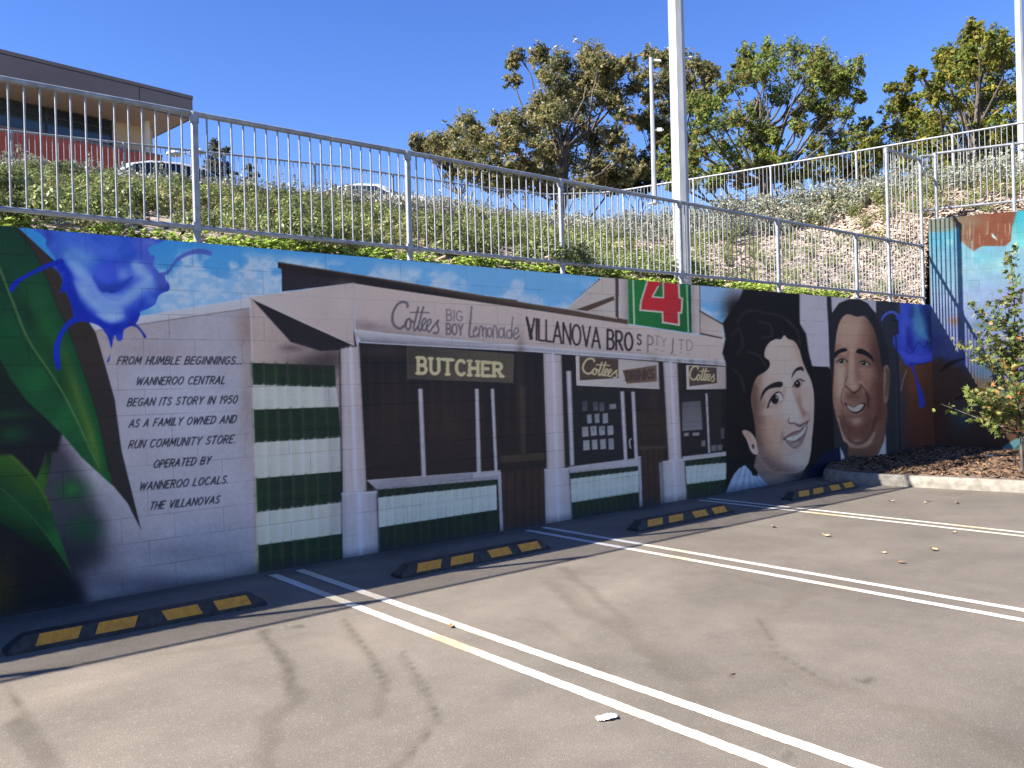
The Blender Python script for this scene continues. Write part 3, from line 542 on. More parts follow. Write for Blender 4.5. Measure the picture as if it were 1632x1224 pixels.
    c.fill([(-60,1210),(60,1060),(160,1028),(215,1160),(100,1230)],(20,24,54),1.5); c.fill([(455,930),(560,960),(640,1110),(440,1160)],(24,28,50),2)
    c.fill([(100,165),(150,95),(215,68),(285,68),(340,95),(385,165),(430,260),(470,400),(480,560),(450,760),(420,600),(395,300),(300,190),(190,180),(140,260),(125,420),(112,570),(98,400)],(34,32,38),1.2)
    face=[(200,168),(168,195),(146,250),(132,330),(124,430),(118,560),(112,700),(126,800),(158,910),(180,985),(210,1010),(215,1080),(225,1150),(340,1140),(400,1080),(446,960),(470,800),(440,700),(436,560),(420,450),(400,350),(370,250),(320,182),(270,183),(235,172)]
    fm=c.fill(face,c.lin((150,500),(146,114,100),(440,600),(92,64,56)),1.2,sm=True,mask=True)
    for x,y,rx,ry,col,a,an in [(250,270,90,70,(156,128,118),.8,0),(200,330,60,50,(166,138,126),.6,0),(330,330,60,70,(118,84,72),.6,0),(390,400,40,120,(72,46,40),.7,-8),(235,480,20,110,(184,156,144),.75,2),(225,590,30,50,(160,132,120),.7,0),(160,560,30,80,(190,164,150),.75,0),(320,560,60,50,(146,112,98),.7,0),(300,500,50,30,(116,84,74),.5,0),
        (390,640,50,120,(86,56,46),.7,0),(340,640,24,50,(150,116,102),.6,10),(240,690,50,24,(92,62,54),.7,0),(260,860,50,26,(150,122,114),.7,0),(230,930,60,60,(84,52,46),.7,0),(300,940,50,50,(88,56,48),.6,0),(150,780,30,80,(146,116,104),.6,0),(180,850,20,80,(70,44,38),.6,-12),(400,830,50,110,(96,62,50),.7,10),
        (260,1000,90,22,(156,126,116),.8,0),(190,950,16,60,(160,130,120),.7,-20),(350,960,20,60,(146,112,100),.6,28),(300,1080,90,60,(84,58,52),.7,0),(330,1110,60,30,(64,44,42),.7,0),(215,1090,20,50,(98,72,66),.6,0),(150,400,24,60,(126,94,84),.6,0),(420,500,24,80,(60,38,34),.7,0),(290,430,50,20,(106,72,62),.5,0)]: c.dab(x,y,rx,ry,col,a,an,fm)
    # man features
    c.fr('V'); S_=lambda pts,w,col,fe=2.5,al=.6: c.stroke(pts,w,col,fe,al,clip=fm)
    S_([(134,300),(124,400),(120,500),(128,600),(150,700)],30,(110,80,68),6,.5); S_([(150,400),(158,470),(152,540)],22,(196,170,154),5,.7); c.dab(168,420,14,22,(188,160,146),.6,0,fm)
    c.dab(205,215,50,44,(166,138,124),.65,0,fm); c.dab(160,250,20,40,(150,120,106),.5,0,fm); S_([(300,170),(330,270),(345,400),(352,520),(346,640)],50,(74,48,42),9,.65); c.dab(280,240,34,50,(116,84,72),.6,0,fm)
    c.dab(290,440,36,40,(140,106,92),.7,0,fm); c.dab(310,540,26,60,(96,64,54),.6,0,fm); S_([(300,480),(320,560),(316,650)],20,(120,86,74),6,.45)
    S_([(208,350),(206,420),(210,470)],18,(176,148,134),4,.7); S_([(194,330),(190,400),(184,450)],12,(96,66,56),4,.6); S_([(228,340),(236,400),(246,450)],14,(104,72,60),5,.55)
    c.dab(160,350,26,10,(92,64,54),.6,0,fm); c.dab(272,360,34,14,(96,66,56),.6,10,fm); c.dab(165,398,26,8,(150,122,108),.6,0,fm); c.dab(270,410,30,10,(150,116,102),.6,8,fm)
    c.fill([(122,352),(130,326),(150,312),(178,306),(190,318),(172,326),(148,334),(132,352)],(26,22,25),1,sm=True); c.fill([(232,326),(244,310),(268,312),(296,330),(316,352),(322,374),(300,356),(272,340),(246,334)],(26,22,25),1,sm=True)
    for pts,cx,cy in [([(136,378),(150,364),(174,360),(190,376),(176,382),(152,384)],160,371),([(248,380),(262,371),(284,374),(304,392),(286,395),(262,390)],271,382)]:
        ew=c.fill(pts,(132,118,112),.8,sm=True,mask=True); c.fill(el(cx,cy,11,11),(26,20,20),.7,clip=ew); c.fill(el(cx-3,cy-3,2.2,2.2),(214,212,210),.4); c.stroke(pts[:4],5.5,(34,24,24),.8,.95); c.stroke([pts[3],pts[4],pts[5],pts[0]],3,(82,56,50),.9,.7)
    c.stroke([(138,392),(160,398),(186,390)],3,(96,66,58),1.2,.6); c.stroke([(250,400),(276,406),(304,402)],3,(92,62,54),1.2,.6)
    c.stroke([(188,452),(178,478),(180,496),(196,508),(208,522),(222,530),(240,520),(256,500),(256,484)],[3,6,7,8,9,10,9,7,4],(48,30,28),1.1,.85); c.dab(222,498,20,20,(186,158,146),.75,0,fm); S_([(256,478),(270,500),(278,520)],10,(188,160,148),2.2,.7); S_([(176,484),(170,510)],8,(170,142,130),2.5,.5)
    S_([(176,498),(162,530),(158,565),(170,596)],[4,7,8,5],(62,40,36),1.8,.75); S_([(258,488),(280,520),(294,560),(292,600)],[5,9,10,6],(46,28,26),1.8,.8); S_([(158,520),(150,570)],12,(168,138,124),4,.4)
    c.dab(215,552,36,18,(92,64,56),.65,0,fm)
    c.fill([(176,578),(192,588),(212,600),(228,602),(244,588),(274,580),(282,590),(266,616),(240,632),(212,630),(194,616),(182,598)],(52,32,30),1,sm=True)
    tm=c.fill([(188,590),(206,600),(226,604),(246,590),(270,588),(262,606),(240,622),(214,621),(198,610)],(192,188,186),.8,sm=True,mask=True)
    c.stroke([(192,604),(226,612),(264,602)],2,(120,102,98),.6,.8)
    for x in (204,216,228,240,252): c.stroke([(x,586),(x+1,624)],1.6,(136,120,116),.5,.7,sm=False,clip=tm)
    c.stroke([(184,600),(206,628),(236,640),(262,626)],6,(136,104,94),1.6,.6); c.dab(226,650,36,12,(84,56,50),.6,0,fm)
    c.dab(232,672,36,20,(160,132,122),.65,0,fm); c.dab(190,690,30,40,(86,56,50),.6,0,fm); c.dab(285,690,34,40,(82,54,48),.6,0,fm); c.dab(235,735,40,24,(100,70,62),.5,0,fm)
    S_([(150,650),(166,710),(196,762),(238,782),(282,764),(316,712),(330,650)],[8,12,14,14,14,12,8],(56,36,34),2.6,.7); S_([(142,660),(160,730),(190,782),(238,800),(292,786),(326,730)],[8,12,12,12,12,6],(178,150,140),2.4,.6)
    S_([(190,820),(240,850),(300,830)],50,(84,58,52),8,.5)
    c.fr('P')
    c.fill([(440,540),(445,508),(460,495),(478,515),(487,560),(480,640),(470,720),(456,750),(444,740),(440,690)],c.lin((440,600),(116,92,80),(486,600),(96,74,64)),.9,sm=True); c.stroke([(458,525),(468,570),(462,640),(456,690)],12,(62,44,38),2,.7)
    c.fill([(158,1030),(178,1070),(212,1160),(170,1162)],(150,152,170),.9); c.fill([(456,930),(462,1120),(360,1130),(410,1070),(440,1000)],(148,148,164),.9)
    # --- joint band, blue splash and brown field at the corner
    c.fill([(480,90),(545,92),(560,1130),(462,1110),(455,900),(480,700)],(38,42,50),3)
    c.fill([(548,92),(780,100),(780,1100),(556,1120)],c.lin((640,500),(70,46,32),(720,1000),(60,34,30)),2)
    c.dab(640,620,60,120,(88,52,30),.7); c.dab(720,700,60,120,(56,40,30),.6); c.dab(600,1050,60,60,(36,32,40),.7); c.dab(570,800,24,300,(34,42,56),.7)
    sp=[(550,92),(790,98),(790,450),(730,480),(680,488),(630,500),(590,505),(570,470),(550,430),(520,400),(500,350),(505,310),(530,290),(535,220),(520,180),(550,160)]
    lm=c.fill(sp,c.lin((560,200),(44,62,166),(760,400),(40,56,160)),1.2,mask=True)
    for x,y,rx,ry,col,a in [(600,140,50,60,(46,66,170),.6),(680,160,60,50,(20,40,90),.8),(670,260,50,90,(58,108,150),.85),(700,230,40,50,(70,124,160),.6),(760,320,40,120,(16,28,60),.9),(610,350,30,70,(24,34,130),.8),(580,280,24,90,(70,86,196),.7),(650,440,90,40,(60,72,186),.7),(740,440,60,30,(52,62,170),.7),(740,200,50,60,(22,36,84),.7)]: c.dab(x,y,rx,ry,col,a,0,lm)
    c.stroke([(530,170),(500,152),(465,160),(438,185),(430,208)],[16,18,18,14,8],(60,78,180),.9,.95)
    for pts,w,col,al in [([(650,110),(660,200),(690,290),(730,330)],[40,60,50,20],(66,122,158),.6),([(560,120),(580,200),(560,300)],[30,40,20],(58,78,190),.5),([(720,120),(750,220),(770,330)],[40,50,40],(16,30,70),.6),([(600,260),(606,340),(630,400)],[30,44,20],(24,34,120),.6),([(560,420),(640,460),(740,450)],[26,44,30],(70,80,196),.5),([(630,120),(622,180)],[24,36],(30,50,120),.6)]: c.stroke(pts,w,col,2.5,al,clip=lm)
    c.stroke([(585,400),(605,418),(630,415),(640,390),(665,345)],6,(16,24,80),1.5,.7); c.stroke([(670,350),(690,370),(715,380),(730,330)],5,(16,24,80),1.5,.7)
    c.stroke([(620,490),(640,540),(660,610),(680,680),(690,740),(685,765)],[26,14,18,34,40,24],(34,46,140),.9); c.stroke([(590,505),(630,488),(690,490),(730,478)],6,(20,26,80),1.2,.8)
    c.stroke([(590,530),(570,590),(555,660)],4,(150,160,170),1,.6)
    c.stroke([(508,205),(530,210),(532,290)],14,(20,22,30),1,.9,sm=False); c.stroke([(520,290),(535,600),(552,1120)],8,(16,18,26),.9,.9,sm=False)
    # portraits: greyer, stronger tone
    for pl,k in (([(1150,440),(1300,440),(1300,800),(1140,830)],.12),([(1300,440),(1428,440),(1428,800),(1300,800)],.16)):
        mk=np.zeros((c.H,c.W),bool); mk=(XX>pl[0][0])&(XX<pl[1][0])&(YY>440)&(YY<830); A=c.img[mk]; g=A@np.array((.3,.59,.11),np.float32); A=A*(1-k)+g[:,None]*k; c.img[mk]=np.clip((A-100)*1.08+98,14,235)
    # text
    c.fr('L'); TX=(26,26,40)
    for s,p0,p1,h in [('FROM HUMBLE BEGINNINGS...',(182,274),(1524,274),80),('WANNEROO CENTRAL',(384,499),(1340,486),80),('BEGAN ITS STORY IN 1950',(290,728),(1470,697),80),('AS A FAMILY OWNED AND',(308,958),(1460,908),80),('RUN COMMUNITY STORE.',(304,1188),(1452,1126),82)]: text(c,s,p0,p1,h,h,.34,12.6,TX,.30)
    c.fr('B')
    for s,p0,p1 in [('OPERATED BY',(712,308),(972,289)),('WANNEROO LOCALS.',(646,411),(1056,378)),('THE VILLANOVAS',(694,502),(1014,471))]: text(c,s,p0,p1,34.5,34,.34,5.5,TX,.30)
    # brushwork: fine mottling, and grime at the foot
    n=fbm(XX/5,YY/5,77,3); c.img[:]*=(1+(n-.5)*.09)[...,None]
    n=np.random.RandomState(9).rand(c.H,c.W).astype(np.float32); n=(n+np.roll(n,1,0)+np.roll(n,1,1)+np.roll(np.roll(n,1,0),1,1))/4; c.img[:]*=(1+(n-.5)*.13)[...,None]
    rs_=random.Random(14)
    for i in range(150):   # runs and scuffs in the paint
        x=rs_.uniform(0,1470); t=rs_.random(); y0=lerp(358+.0855*x,983-.171*x,t**.5*.95); l=rs_.uniform(4,34); k=rs_.choice((20,20,150)); c.stroke([(x,y0),(x+rs_.uniform(-1,1),y0+l)],rs_.uniform(.8,2.2),(k,k,k+6),.9,rs_.uniform(.04,.15),sm=False)
    n=fbm(XX/40,YY/40,78,3); c.img[:]*=(1+(n-.5)*.14)[...,None]
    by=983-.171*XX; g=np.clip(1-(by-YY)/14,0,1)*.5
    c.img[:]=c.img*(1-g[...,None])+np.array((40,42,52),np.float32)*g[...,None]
    return c
# ------------------------------------------------------------------ ground
WALL_X0,CORNER=-9.0,15.85
RD=Vector((.438,-.899,0)); RN=Vector((-.899,-.438,0)); CP=Vector((CORNER,0,0))     # right wall: direction and facing
def asphalt():
    m,t,b=nodes('asphalt'); g=N(t,'ShaderNodeNewGeometry'); P=g.outputs['Position']
    big=N(t,'ShaderNodeTexNoise',Scale=.55,Detail=5,Roughness=.6,Distortion=.8); t.links.new(P,big.inputs['Vector'])
    med=N(t,'ShaderNodeTexNoise',Scale=3.2,Detail=6,Roughness=.7); t.links.new(P,med.inputs['Vector'])
    fine=N(t,'ShaderNodeTexNoise',Scale=160,Detail=2,Roughness=.7); t.links.new(P,fine.inputs['Vector'])
    vor=N(t,'ShaderNodeTexVoronoi',Scale=95); t.links.new(P,vor.inputs['Vector'])
    r=N(t,'ShaderNodeValToRGB'); e=r.color_ramp.elements; e[0].position=.3; e[0].color=(*[x*.80 for x in ASPH],1); e[1].position=.72; e[1].color=(*[x*1.14 for x in ASPH],1); t.links.new(big.outputs[0],r.inputs[0])
    def mulr(prev,src,lo,hi,p0,p1):
        mr=N(t,'ShaderNodeMapRange'); mr.inputs[1].default_value=p0; mr.inputs[2].default_value=p1; mr.inputs[3].default_value=lo; mr.inputs[4].default_value=hi; t.links.new(src,mr.inputs[0])
        mx=N(t,'ShaderNodeMix',data_type='RGBA',blend_type='MULTIPLY'); mx.inputs[0].default_value=1; t.links.new(prev,mx.inputs[6]); t.links.new(mr.outputs[0],mx.inputs[7]); return mx.outputs[2]
    c=mulr(r.outputs[0],med.outputs[0],.86,1.1,.3,.7); c=mulr(c,fine.outputs[0],.62,1.3,.3,.7)
    ch=N(t,'ShaderNodeMapRange'); ch.inputs[1].default_value=.86; ch.inputs[2].default_value=1; ch.inputs[3].default_value=0; ch.inputs[4].default_value=.28
    sp=N(t,'ShaderNodeSeparateColor'); t.links.new(vor.outputs['Color'],sp.inputs[0]); t.links.new(sp.outputs[0],ch.inputs[0])
    mx=N(t,'ShaderNodeMix',data_type='RGBA'); t.links.new(ch.outputs[0],mx.inputs[0]); t.links.new(c,mx.inputs[6]); mx.inputs[7].default_value=(.26,.245,.22,1); c=mx.outputs[2]
    a=N(t,'ShaderNodeAttribute',attribute_name='stain'); mx=N(t,'ShaderNodeMix',data_type='RGBA',blend_type='MULTIPLY'); mx.inputs[0].default_value=1; t.links.new(c,mx.inputs[6]); t.links.new(a.outputs['Color'],mx.inputs[7])
    t.links.new(mx.outputs[2],b.inputs['Base Color']); b.inputs['Roughness'].default_value=.8; b.inputs['Specular IOR Level'].default_value=.35
    bp=N(t,'ShaderNodeBump',Strength=.55,Distance=.006); t.links.new(fine.outputs[0],bp.inputs['Height']); t.links.new(bp.outputs[0],b.inputs['Normal']); return m
ASPHALT=asphalt()
m=MB(); m.face([(-900,-900,-.02),(900,-900,-.02),(900,900,-.02),(-900,900,-.02)])
FAR=noise_mat('far_ground',[x*.9 for x in ASPH],[x*1.1 for x in ASPH],.3,.85,0)
tag(m.build('ground',FAR),kind='structure')
def car_park():
    X0,X1,Y0,Y1,st=-4,16,-7.4,.1,.02
    c=Canvas(X0,-Y1,X1,-Y0,1/st,(1,1,1)); G=lambda *q:[(lambda p:(p.x,-p.y))(at_z(a,b,0)) for a,b in q]
    rng=random.Random(3)
    def streak(px,w,dark,fe=.06,al=.9,col=None):
        P=G(*px); Q=[]
        for i in range(len(P)-1):
            for k in range(4): t=k/4; Q.append((lerp(P[i][0],P[i+1][0],t)+rng.uniform(-1,1)*w*.4,lerp(P[i][1],P[i+1][1],t)+rng.uniform(-1,1)*w*.4))
        Q.append(P[-1]); 
        if w<.02: c.stroke(Q,[w*rng.uniform(.6,1.3) for _ in Q],(dark,dark*.98,dark*.95),fe,al); return
        for k in range(5):     # several thin overlapping tide lines rather than one band
            o=(rng.uniform(-1,1)*w*.55,rng.uniform(-1,1)*w*.55); d=1-(1-dark)*rng.uniform(.4,.9)
            c.stroke([(a+o[0]+rng.uniform(-1,1)*w*.15,b+o[1]+rng.uniform(-1,1)*w*.15) for a,b in Q],[w*rng.uniform(.25,.8) for _ in Q],(d,d*.98,d*.945),.03 if k else .012,.85)
    for x,y,rx,ry,k,al in [(5.6,3.6,1.8,1.6,.84,.8),(8.2,2.6,2.6,1.0,.86,.8),(10.5,2.4,2.2,1.2,.80,.8),(3.9,4.9,1.2,1.2,.82,.7),(6.8,2.0,1.4,.5,.95,.6),(2.6,2.3,.9,.6,1.16,.7),(1.3,2.6,1.2,1.0,1.2,.8),(.8,3.6,.7,.8,1.18,.7),(4.6,2.6,.9,.5,1.1,.6)]: c.dab(x,y,rx,ry,(k,k*.99,k*.985),al)
    # damp-weather trails and tyre-polished sweeps, traced where they lie
    for px,w,d in [([(880,930),(940,980),(1010,1020),(1070,1070),(1120,1120)],.12,.66),([(900,905),(950,950),(1000,1000)],.06,.70),([(1205,960),(1200,1000),(1260,1060),(1380,1110),(1500,1140),(1632,1205)],.11,.66),([(1150,910),(1260,940),(1290,945),(1215,985)],.08,.74),
        ([(425,1005),(455,1050),(470,1100),(480,1110)],.05,.68),([(550,990),(580,1030),(615,1080),(600,1140)],.03,.78),([(480,1100),(430,1160),(425,1224)],.06,.82),([(25,1150),(50,1180),(75,1224)],.07,.72),([(10,1090),(25,1120),(40,1160)],.03,.8),
        ([(640,1045),(700,1140),(660,1190),(630,1224)],.025,.78),([(1240,800),(1400,850),(1430,890)],.09,.86),([(830,985),(880,1000),(1000,1120)],.05,.86),([(1100,1180),(1200,1120),(1250,1110)],.06,.86),([(0,1075),(200,1050),(420,1020)],.05,.9)]: streak(px,w,d)
    for px in [[(420,1005),(470,1080),(460,1100)],[(550,985),(590,1040),(620,1100)],[(1210,985),(1240,1040),(1340,1100)],[(640,1030),(690,1110),(700,1150),(640,1224)],[(20,1110),(30,1150),(60,1190)]]: streak(px,.009,.42,.010,.9)
    for x,y,r,d in [(1380,1085,.055,.45),(478,998,.05,.55),(1262,1203,.03,.6),(1165,1075,.02,.4)]:
        p=G((x,y))[0]; c.fill([(p[0]+r*1.1*math.cos(a*.7)*rng.uniform(.7,1.25),p[1]+r*.75*math.sin(a*.7)*rng.uniform(.7,1.25)) for a in range(9)],(d,d,d),.008,.9,sm=True)
    n=fbm(c.xs[None,:]*.9+c.ys[:,None]*.5,c.ys[:,None]*1.6,12,5); c.img*=(1+(n-.5)*.36)[...,None]
    band=np.exp(-((c.ys[:,None]-.12)/.16)**2)*.28*(.5+fbm(c.xs[None,:]*3,c.ys[:,None]*3,5,3)); c.img*=(1-band)[...,None]      # uneven darker band along the wall foot
    nx,ny=int((X1-X0)/.04),int((Y1-Y0)/.04); xs=np.linspace(X0,X1,nx+1); ys=np.linspace(Y0,Y1,ny+1)
    gx,gy=np.meshgrid(xs,ys); V=np.c_[gx.ravel(),gy.ravel(),np.zeros(gx.size)]
    i=np.arange(nx*ny); a=(i//nx)*(nx+1)+i%nx; F=np.c_[a,a+1,a+nx+2,a+nx+1]
    me=bpy.data.meshes.new('car_park'); me.from_pydata(V.tolist(),[],F.tolist())
    jj=np.clip(((-gy.ravel()-c.y0)/st).astype(int),0,c.H-1); ii=np.clip(((gx.ravel()-c.x0)/st).astype(int),0,c.W-1)
    C=np.ones((gx.size,4),np.float32); C[:,:3]=c.img[jj,ii]; at=me.color_attributes.new('stain','FLOAT_COLOR','POINT'); at.data.foreach_set('color',C.ravel())
    me.materials.append(ASPHALT); o=inst('car_park',me); tag(o,kind='structure')
    # apron round it, a few millimetres lower
    m=MB(); m.face([(-60,-80,-.006),(60,-80,-.006),(60,.1,-.006),(-60,.1,-.006)],c=(1,1,1)); me=m.data('car_park_apron',ASPHALT); me.color_attributes[0].name='stain'; tag(inst('car_park_apron',me),kind='structure')
car_park()
# painted bay lines
def line_mat():
    m,t,b=nodes('line_paint'); g=N(t,'ShaderNodeNewGeometry'); n=N(t,'ShaderNodeTexNoise',Scale=90,Detail=5,Roughness=.75); t.links.new(g.outputs[0],n.inputs['Vector'])
    n2=N(t,'ShaderNodeTexNoise',Scale=1.3,Detail=3); t.links.new(g.outputs[0],n2.inputs['Vector'])
    r=N(t,'ShaderNodeValToRGB'); r.color_ramp.elements[0].position=.44; r.color_ramp.elements[0].color=(.50,.49,.465,1); r.color_ramp.elements[1].position=.72; r.color_ramp.elements[1].color=(.46,.36,.20,1); t.links.new(n2.outputs[0],r.inputs[0])
    mr=N(t,'ShaderNodeMapRange'); mr.inputs[1].default_value=.56; mr.inputs[2].default_value=.70; t.links.new(n.outputs[0],mr.inputs[0])
    mx=N(t,'ShaderNodeMix',data_type='RGBA'); t.links.new(mr.outputs[0],mx.inputs[0]); t.links.new(r.outputs[0],mx.inputs[6]); mx.inputs[7].default_value=(.22,.2,.17,1)
    t.links.new(mx.outputs[2],b.inputs['Base Color']); b.inputs['Roughness'].default_value=.65; return m
LINE=line_mat()
for x in (2.945,3.19,5.785,6.025,8.71,8.905):
    m=MB(); y0,y1=-.16,-5.9; n=240
    for i in range(n):
        a,b_=y0+(y1-y0)*i/n,y0+(y1-y0)*(i+1)/n; j=lambda y:.0015*math.sin(y*23+x*7)+.0012*math.sin(y*61+x)+.0015*math.sin(y*137)
        m.face([(x-.039+j(a),a,.004),(x-.039+j(b_),b_,.004),(x+.039+j(b_+9),b_,.004),(x+.039+j(a+9),a,.004)])
    tag(m.build('parking_line',LINE),kind='structure')
# ------------------------------------------------------------------ the two painted walls
def proj(P):
    q=np.asarray(P,float)-np.array(CAM); z=q@np.array(_f); return 816+FPX*(q@np.array(_r))/z, 612-FPX*(q@np.array(_u))/z
def paint_material(name):
    m,t,b=nodes(name); a=N(t,'ShaderNodeAttribute',attribute_name='paint'); uv=N(t,'ShaderNodeAttribute',attribute_name='wall_uv')
    br=N(t,'ShaderNodeTexBrick',Scale=1,offset=.5); br.inputs['Mortar Size'].default_value=.0045; br.inputs['Mortar Smooth'].default_value=.5; br.inputs['Brick Width'].default_value=.4; br.inputs['Row Height'].default_value=.2; br.inputs['Bias'].default_value=0
    t.links.new(uv.outputs['Vector'],br.inputs['Vector'])
    mk=N(t,'ShaderNodeTexNoise',Scale=1.6,Detail=2); t.links.new(uv.outputs['Vector'],mk.inputs['Vector']); mr=N(t,'ShaderNodeMapRange'); mr.inputs[1].default_value=.42; mr.inputs[2].default_value=.6; mr.inputs[3].default_value=.0; mr.inputs[4].default_value=.36; t.links.new(mk.outputs[0],mr.inputs[0])
    mu=N(t,'ShaderNodeMath',operation='MULTIPLY'); t.links.new(br.outputs['Fac'],mu.inputs[0]); t.links.new(mr.outputs[0],mu.inputs[1])
    mx=N(t,'ShaderNodeMix',data_type='RGBA',blend_type='MULTIPLY'); t.links.new(mu.outputs[0],mx.inputs[0]); t.links.new(a.outputs['Color'],mx.inputs[6]); mx.inputs[7].default_value=(.22,.22,.25,1); t.links.new(mx.outputs[2],b.inputs['Base Color'])
    n=N(t,'ShaderNodeTexNoise',Scale=110,Detail=4); t.links.new(uv.outputs['Vector'],n.inputs['Vector'])
    h=N(t,'ShaderNodeMath',operation='MULTIPLY_ADD'); t.links.new(br.outputs['Fac'],h.inputs[0]); h.inputs[1].default_value=-1.5; t.links.new(n.outputs[0],h.inputs[2])
    bp=N(t,'ShaderNodeBump',Strength=.5,Distance=.004); t.links.new(h.outputs[0],bp.inputs['Height']); t.links.new(bp.outputs[0],b.inputs['Normal'])
    b.inputs['Roughness'].default_value=.72; b.inputs['Specular IOR Level'].default_value=.2; return m
PAINT=paint_material('painted_blockwork')
def s2l_np(a): a=np.clip(a/255.,0,1); return np.where(a<=.04045,a/12.92,((a+.055)/1.055)**2.4)
def inside(poly,X,Y):
    ins=np.zeros(X.shape,bool); n=len(poly)
    for i in range(n):
        (ax,ay),(bx,by)=poly[i],poly[(i+1)%n]
        if ay!=by: ins^=((ay>Y)!=(by>Y))&(X<ax+(Y-ay)/(by-ay)*(bx-ax))
    return ins
def hang(canvas,us,nv,place,H,K,regions,parent,default):
    """lay the painting on the wall: us = distances along the wall, rows 0..H, place(u,z) -> world"""
    nu=len(us); zs=np.linspace(0,H,nv); U,Z=np.meshgrid(us,zs); P=place(U.ravel(),Z.ravel()); px,py=proj(P)
    fx=np.clip((px-canvas.x0)*canvas.S-.5,0,canvas.W-1.001); fy=np.clip((py-canvas.y0)*canvas.S-.5,0,canvas.H-1.001)
    ix=fx.astype(int); iy=fy.astype(int); tx=(fx-ix)[:,None]; ty=(fy-iy)[:,None]; I=canvas.img
    C=(I[iy,ix]*(1-tx)+I[iy,ix+1]*tx)*(1-ty)+(I[iy+1,ix]*(1-tx)+I[iy+1,ix+1]*tx)*ty
    C=s2l_np(C)*np.array(K); mx_=C.max(1,keepdims=True); C=C*np.where(mx_>.5,(.5+.36*(1-np.exp(-(mx_-.5)/.36)))/mx_,1); C=np.clip(C,.006,.86)
    i=np.arange((nu-1)*(nv-1)); a=(i//(nu-1))*nu+i%(nu-1); F=np.c_[a,a+1,a+nu+1,a+nu]
    cx=(px[F[:,0]]+px[F[:,2]])/2; cy=(py[F[:,0]]+py[F[:,2]])/2; lab=np.zeros(len(F),int)
    for k,(nm,polys,lb) in enumerate(regions):
        for poly in polys: lab[inside(poly,cx,cy)]=k+1
    for k in range(len(regions)+1):
        Fk=F[lab==k]
        if not len(Fk): continue
        used=np.unique(Fk); remap=np.zeros(len(P),int); remap[used]=np.arange(len(used)); nm=default if k==0 else regions[k-1][0]
        me=bpy.data.meshes.new(nm); me.vertices.add(len(used)); me.vertices.foreach_set('co',P[used].astype(np.float32).ravel())
        G=remap[Fk]; me.loops.add(G.size); me.loops.foreach_set('vertex_index',G.ravel().astype(np.int32)); me.polygons.add(len(G)); me.polygons.foreach_set('loop_start',np.arange(0,G.size,4,dtype=np.int32)); me.polygons.foreach_set('loop_total',np.full(len(G),4,np.int32))
        me.update(); 
        ca=me.color_attributes.new('paint','FLOAT_COLOR','POINT'); ca.data.foreach_set('color',np.c_[C[used],np.ones(len(used))].astype(np.float32).ravel())
        va=me.attributes.new('wall_uv','FLOAT_VECTOR','POINT'); va.data.foreach_set('vector',np.c_[U.ravel()[used],Z.ravel()[used],np.zeros(len(used))].astype(np.float32).ravel())
        me.materials.append(PAINT); me.validate(); o=inst(nm,me,parent)
        if k and regions[k-1][2]: o['label']=regions[k-1][2]
mc=paint_mural()
wall=empty('retaining_wall',(0,0,0)); tag(wall,'long grey block retaining wall in shade, painted with an old shop front and two portraits','wall')
BACKP=noise_mat('wall_side_paint',(.012,.03,.018),(.03,.075,.035),1.4,.75,.2,0); BLOCK=noise_mat('bare_block',(.25,.245,.235),(.36,.35,.335),5,.9,.3)
pxs=np.concatenate([np.arange(-150,1482,1.35)]); us=np.array([at_y(x,500,0).x for x in pxs]); us=us[us<CORNER]; us=np.append(us,CORNER)
m=MB(); m.box(WALL_X0,us[0]-.001,0,.19,-.3,2.8,0); m.box(us[0]-.001,CORNER,.004,.19,-.3,2.797,1)
m.build('wall_body',[BACKP,BLOCK],wall)
K_=FR['K'];QQ=FR['Q'];PP=FR['P'];AA=FR['A'];BB=FR['B']
def fz(k,pts): o=FR[k]; return [(o[0]+x/o[2],o[1]+y/o[2]) for x,y in pts]
regs=[('painted_shop_front',[[(410,478),(443,417),(700,440),(905,500),(975,440),(1117,455),(1117,525),(1155,545),(1160,580),(1178,720),(1160,800),(395,1010),(398,478)]],'painted grey shop front with butcher sign, columns and striped tiles'),
('painted_lettered_panel',[[(150,515),(400,475),(399,480),(411,1010),(60,1100),(140,800),(180,700)]],'pale painted wall panel lettered with the store history'),
('painted_leaves',[[(-200,300),(18,300),(48,365),(120,470),(160,580),(185,740),(220,868),(180,800),(110,905),(60,1100),(-200,1100)]],'painted dark green leaves'),
('painted_blue_flower',[[(62,340),(260,340),(330,390),(340,410),(280,425),(275,470),(240,500),(225,530),(200,560),(170,580),(140,540),(110,540),(95,590),(85,570),(110,510),(112,470),(90,430),(25,465),(15,455),(85,410)]],'painted blue flower of splashed paint'),
('painted_woman',[[(1185,440),(1280,440),(1295,560),(1298,590),(1296,720),(1270,760),(1230,800),(1150,820),(1172,720),(1160,600),(1152,560),(1155,500)]],'painted portrait of a smiling woman with short dark curls'),
('painted_man',[[(1322,440),(1420,440),(1424,780),(1310,790),(1325,700),(1325,560)]],'painted portrait of a smiling man with short dark hair'),
('painted_paint_splash',[[(1424,440),(1500,440),(1500,800),(1424,790)]],'painted blue splash over a brown field')]
hang(mc,us,430,lambda u,z:np.c_[u,np.zeros_like(u),z],2.8,K_MURAL,regs,wall,'painted_sky')
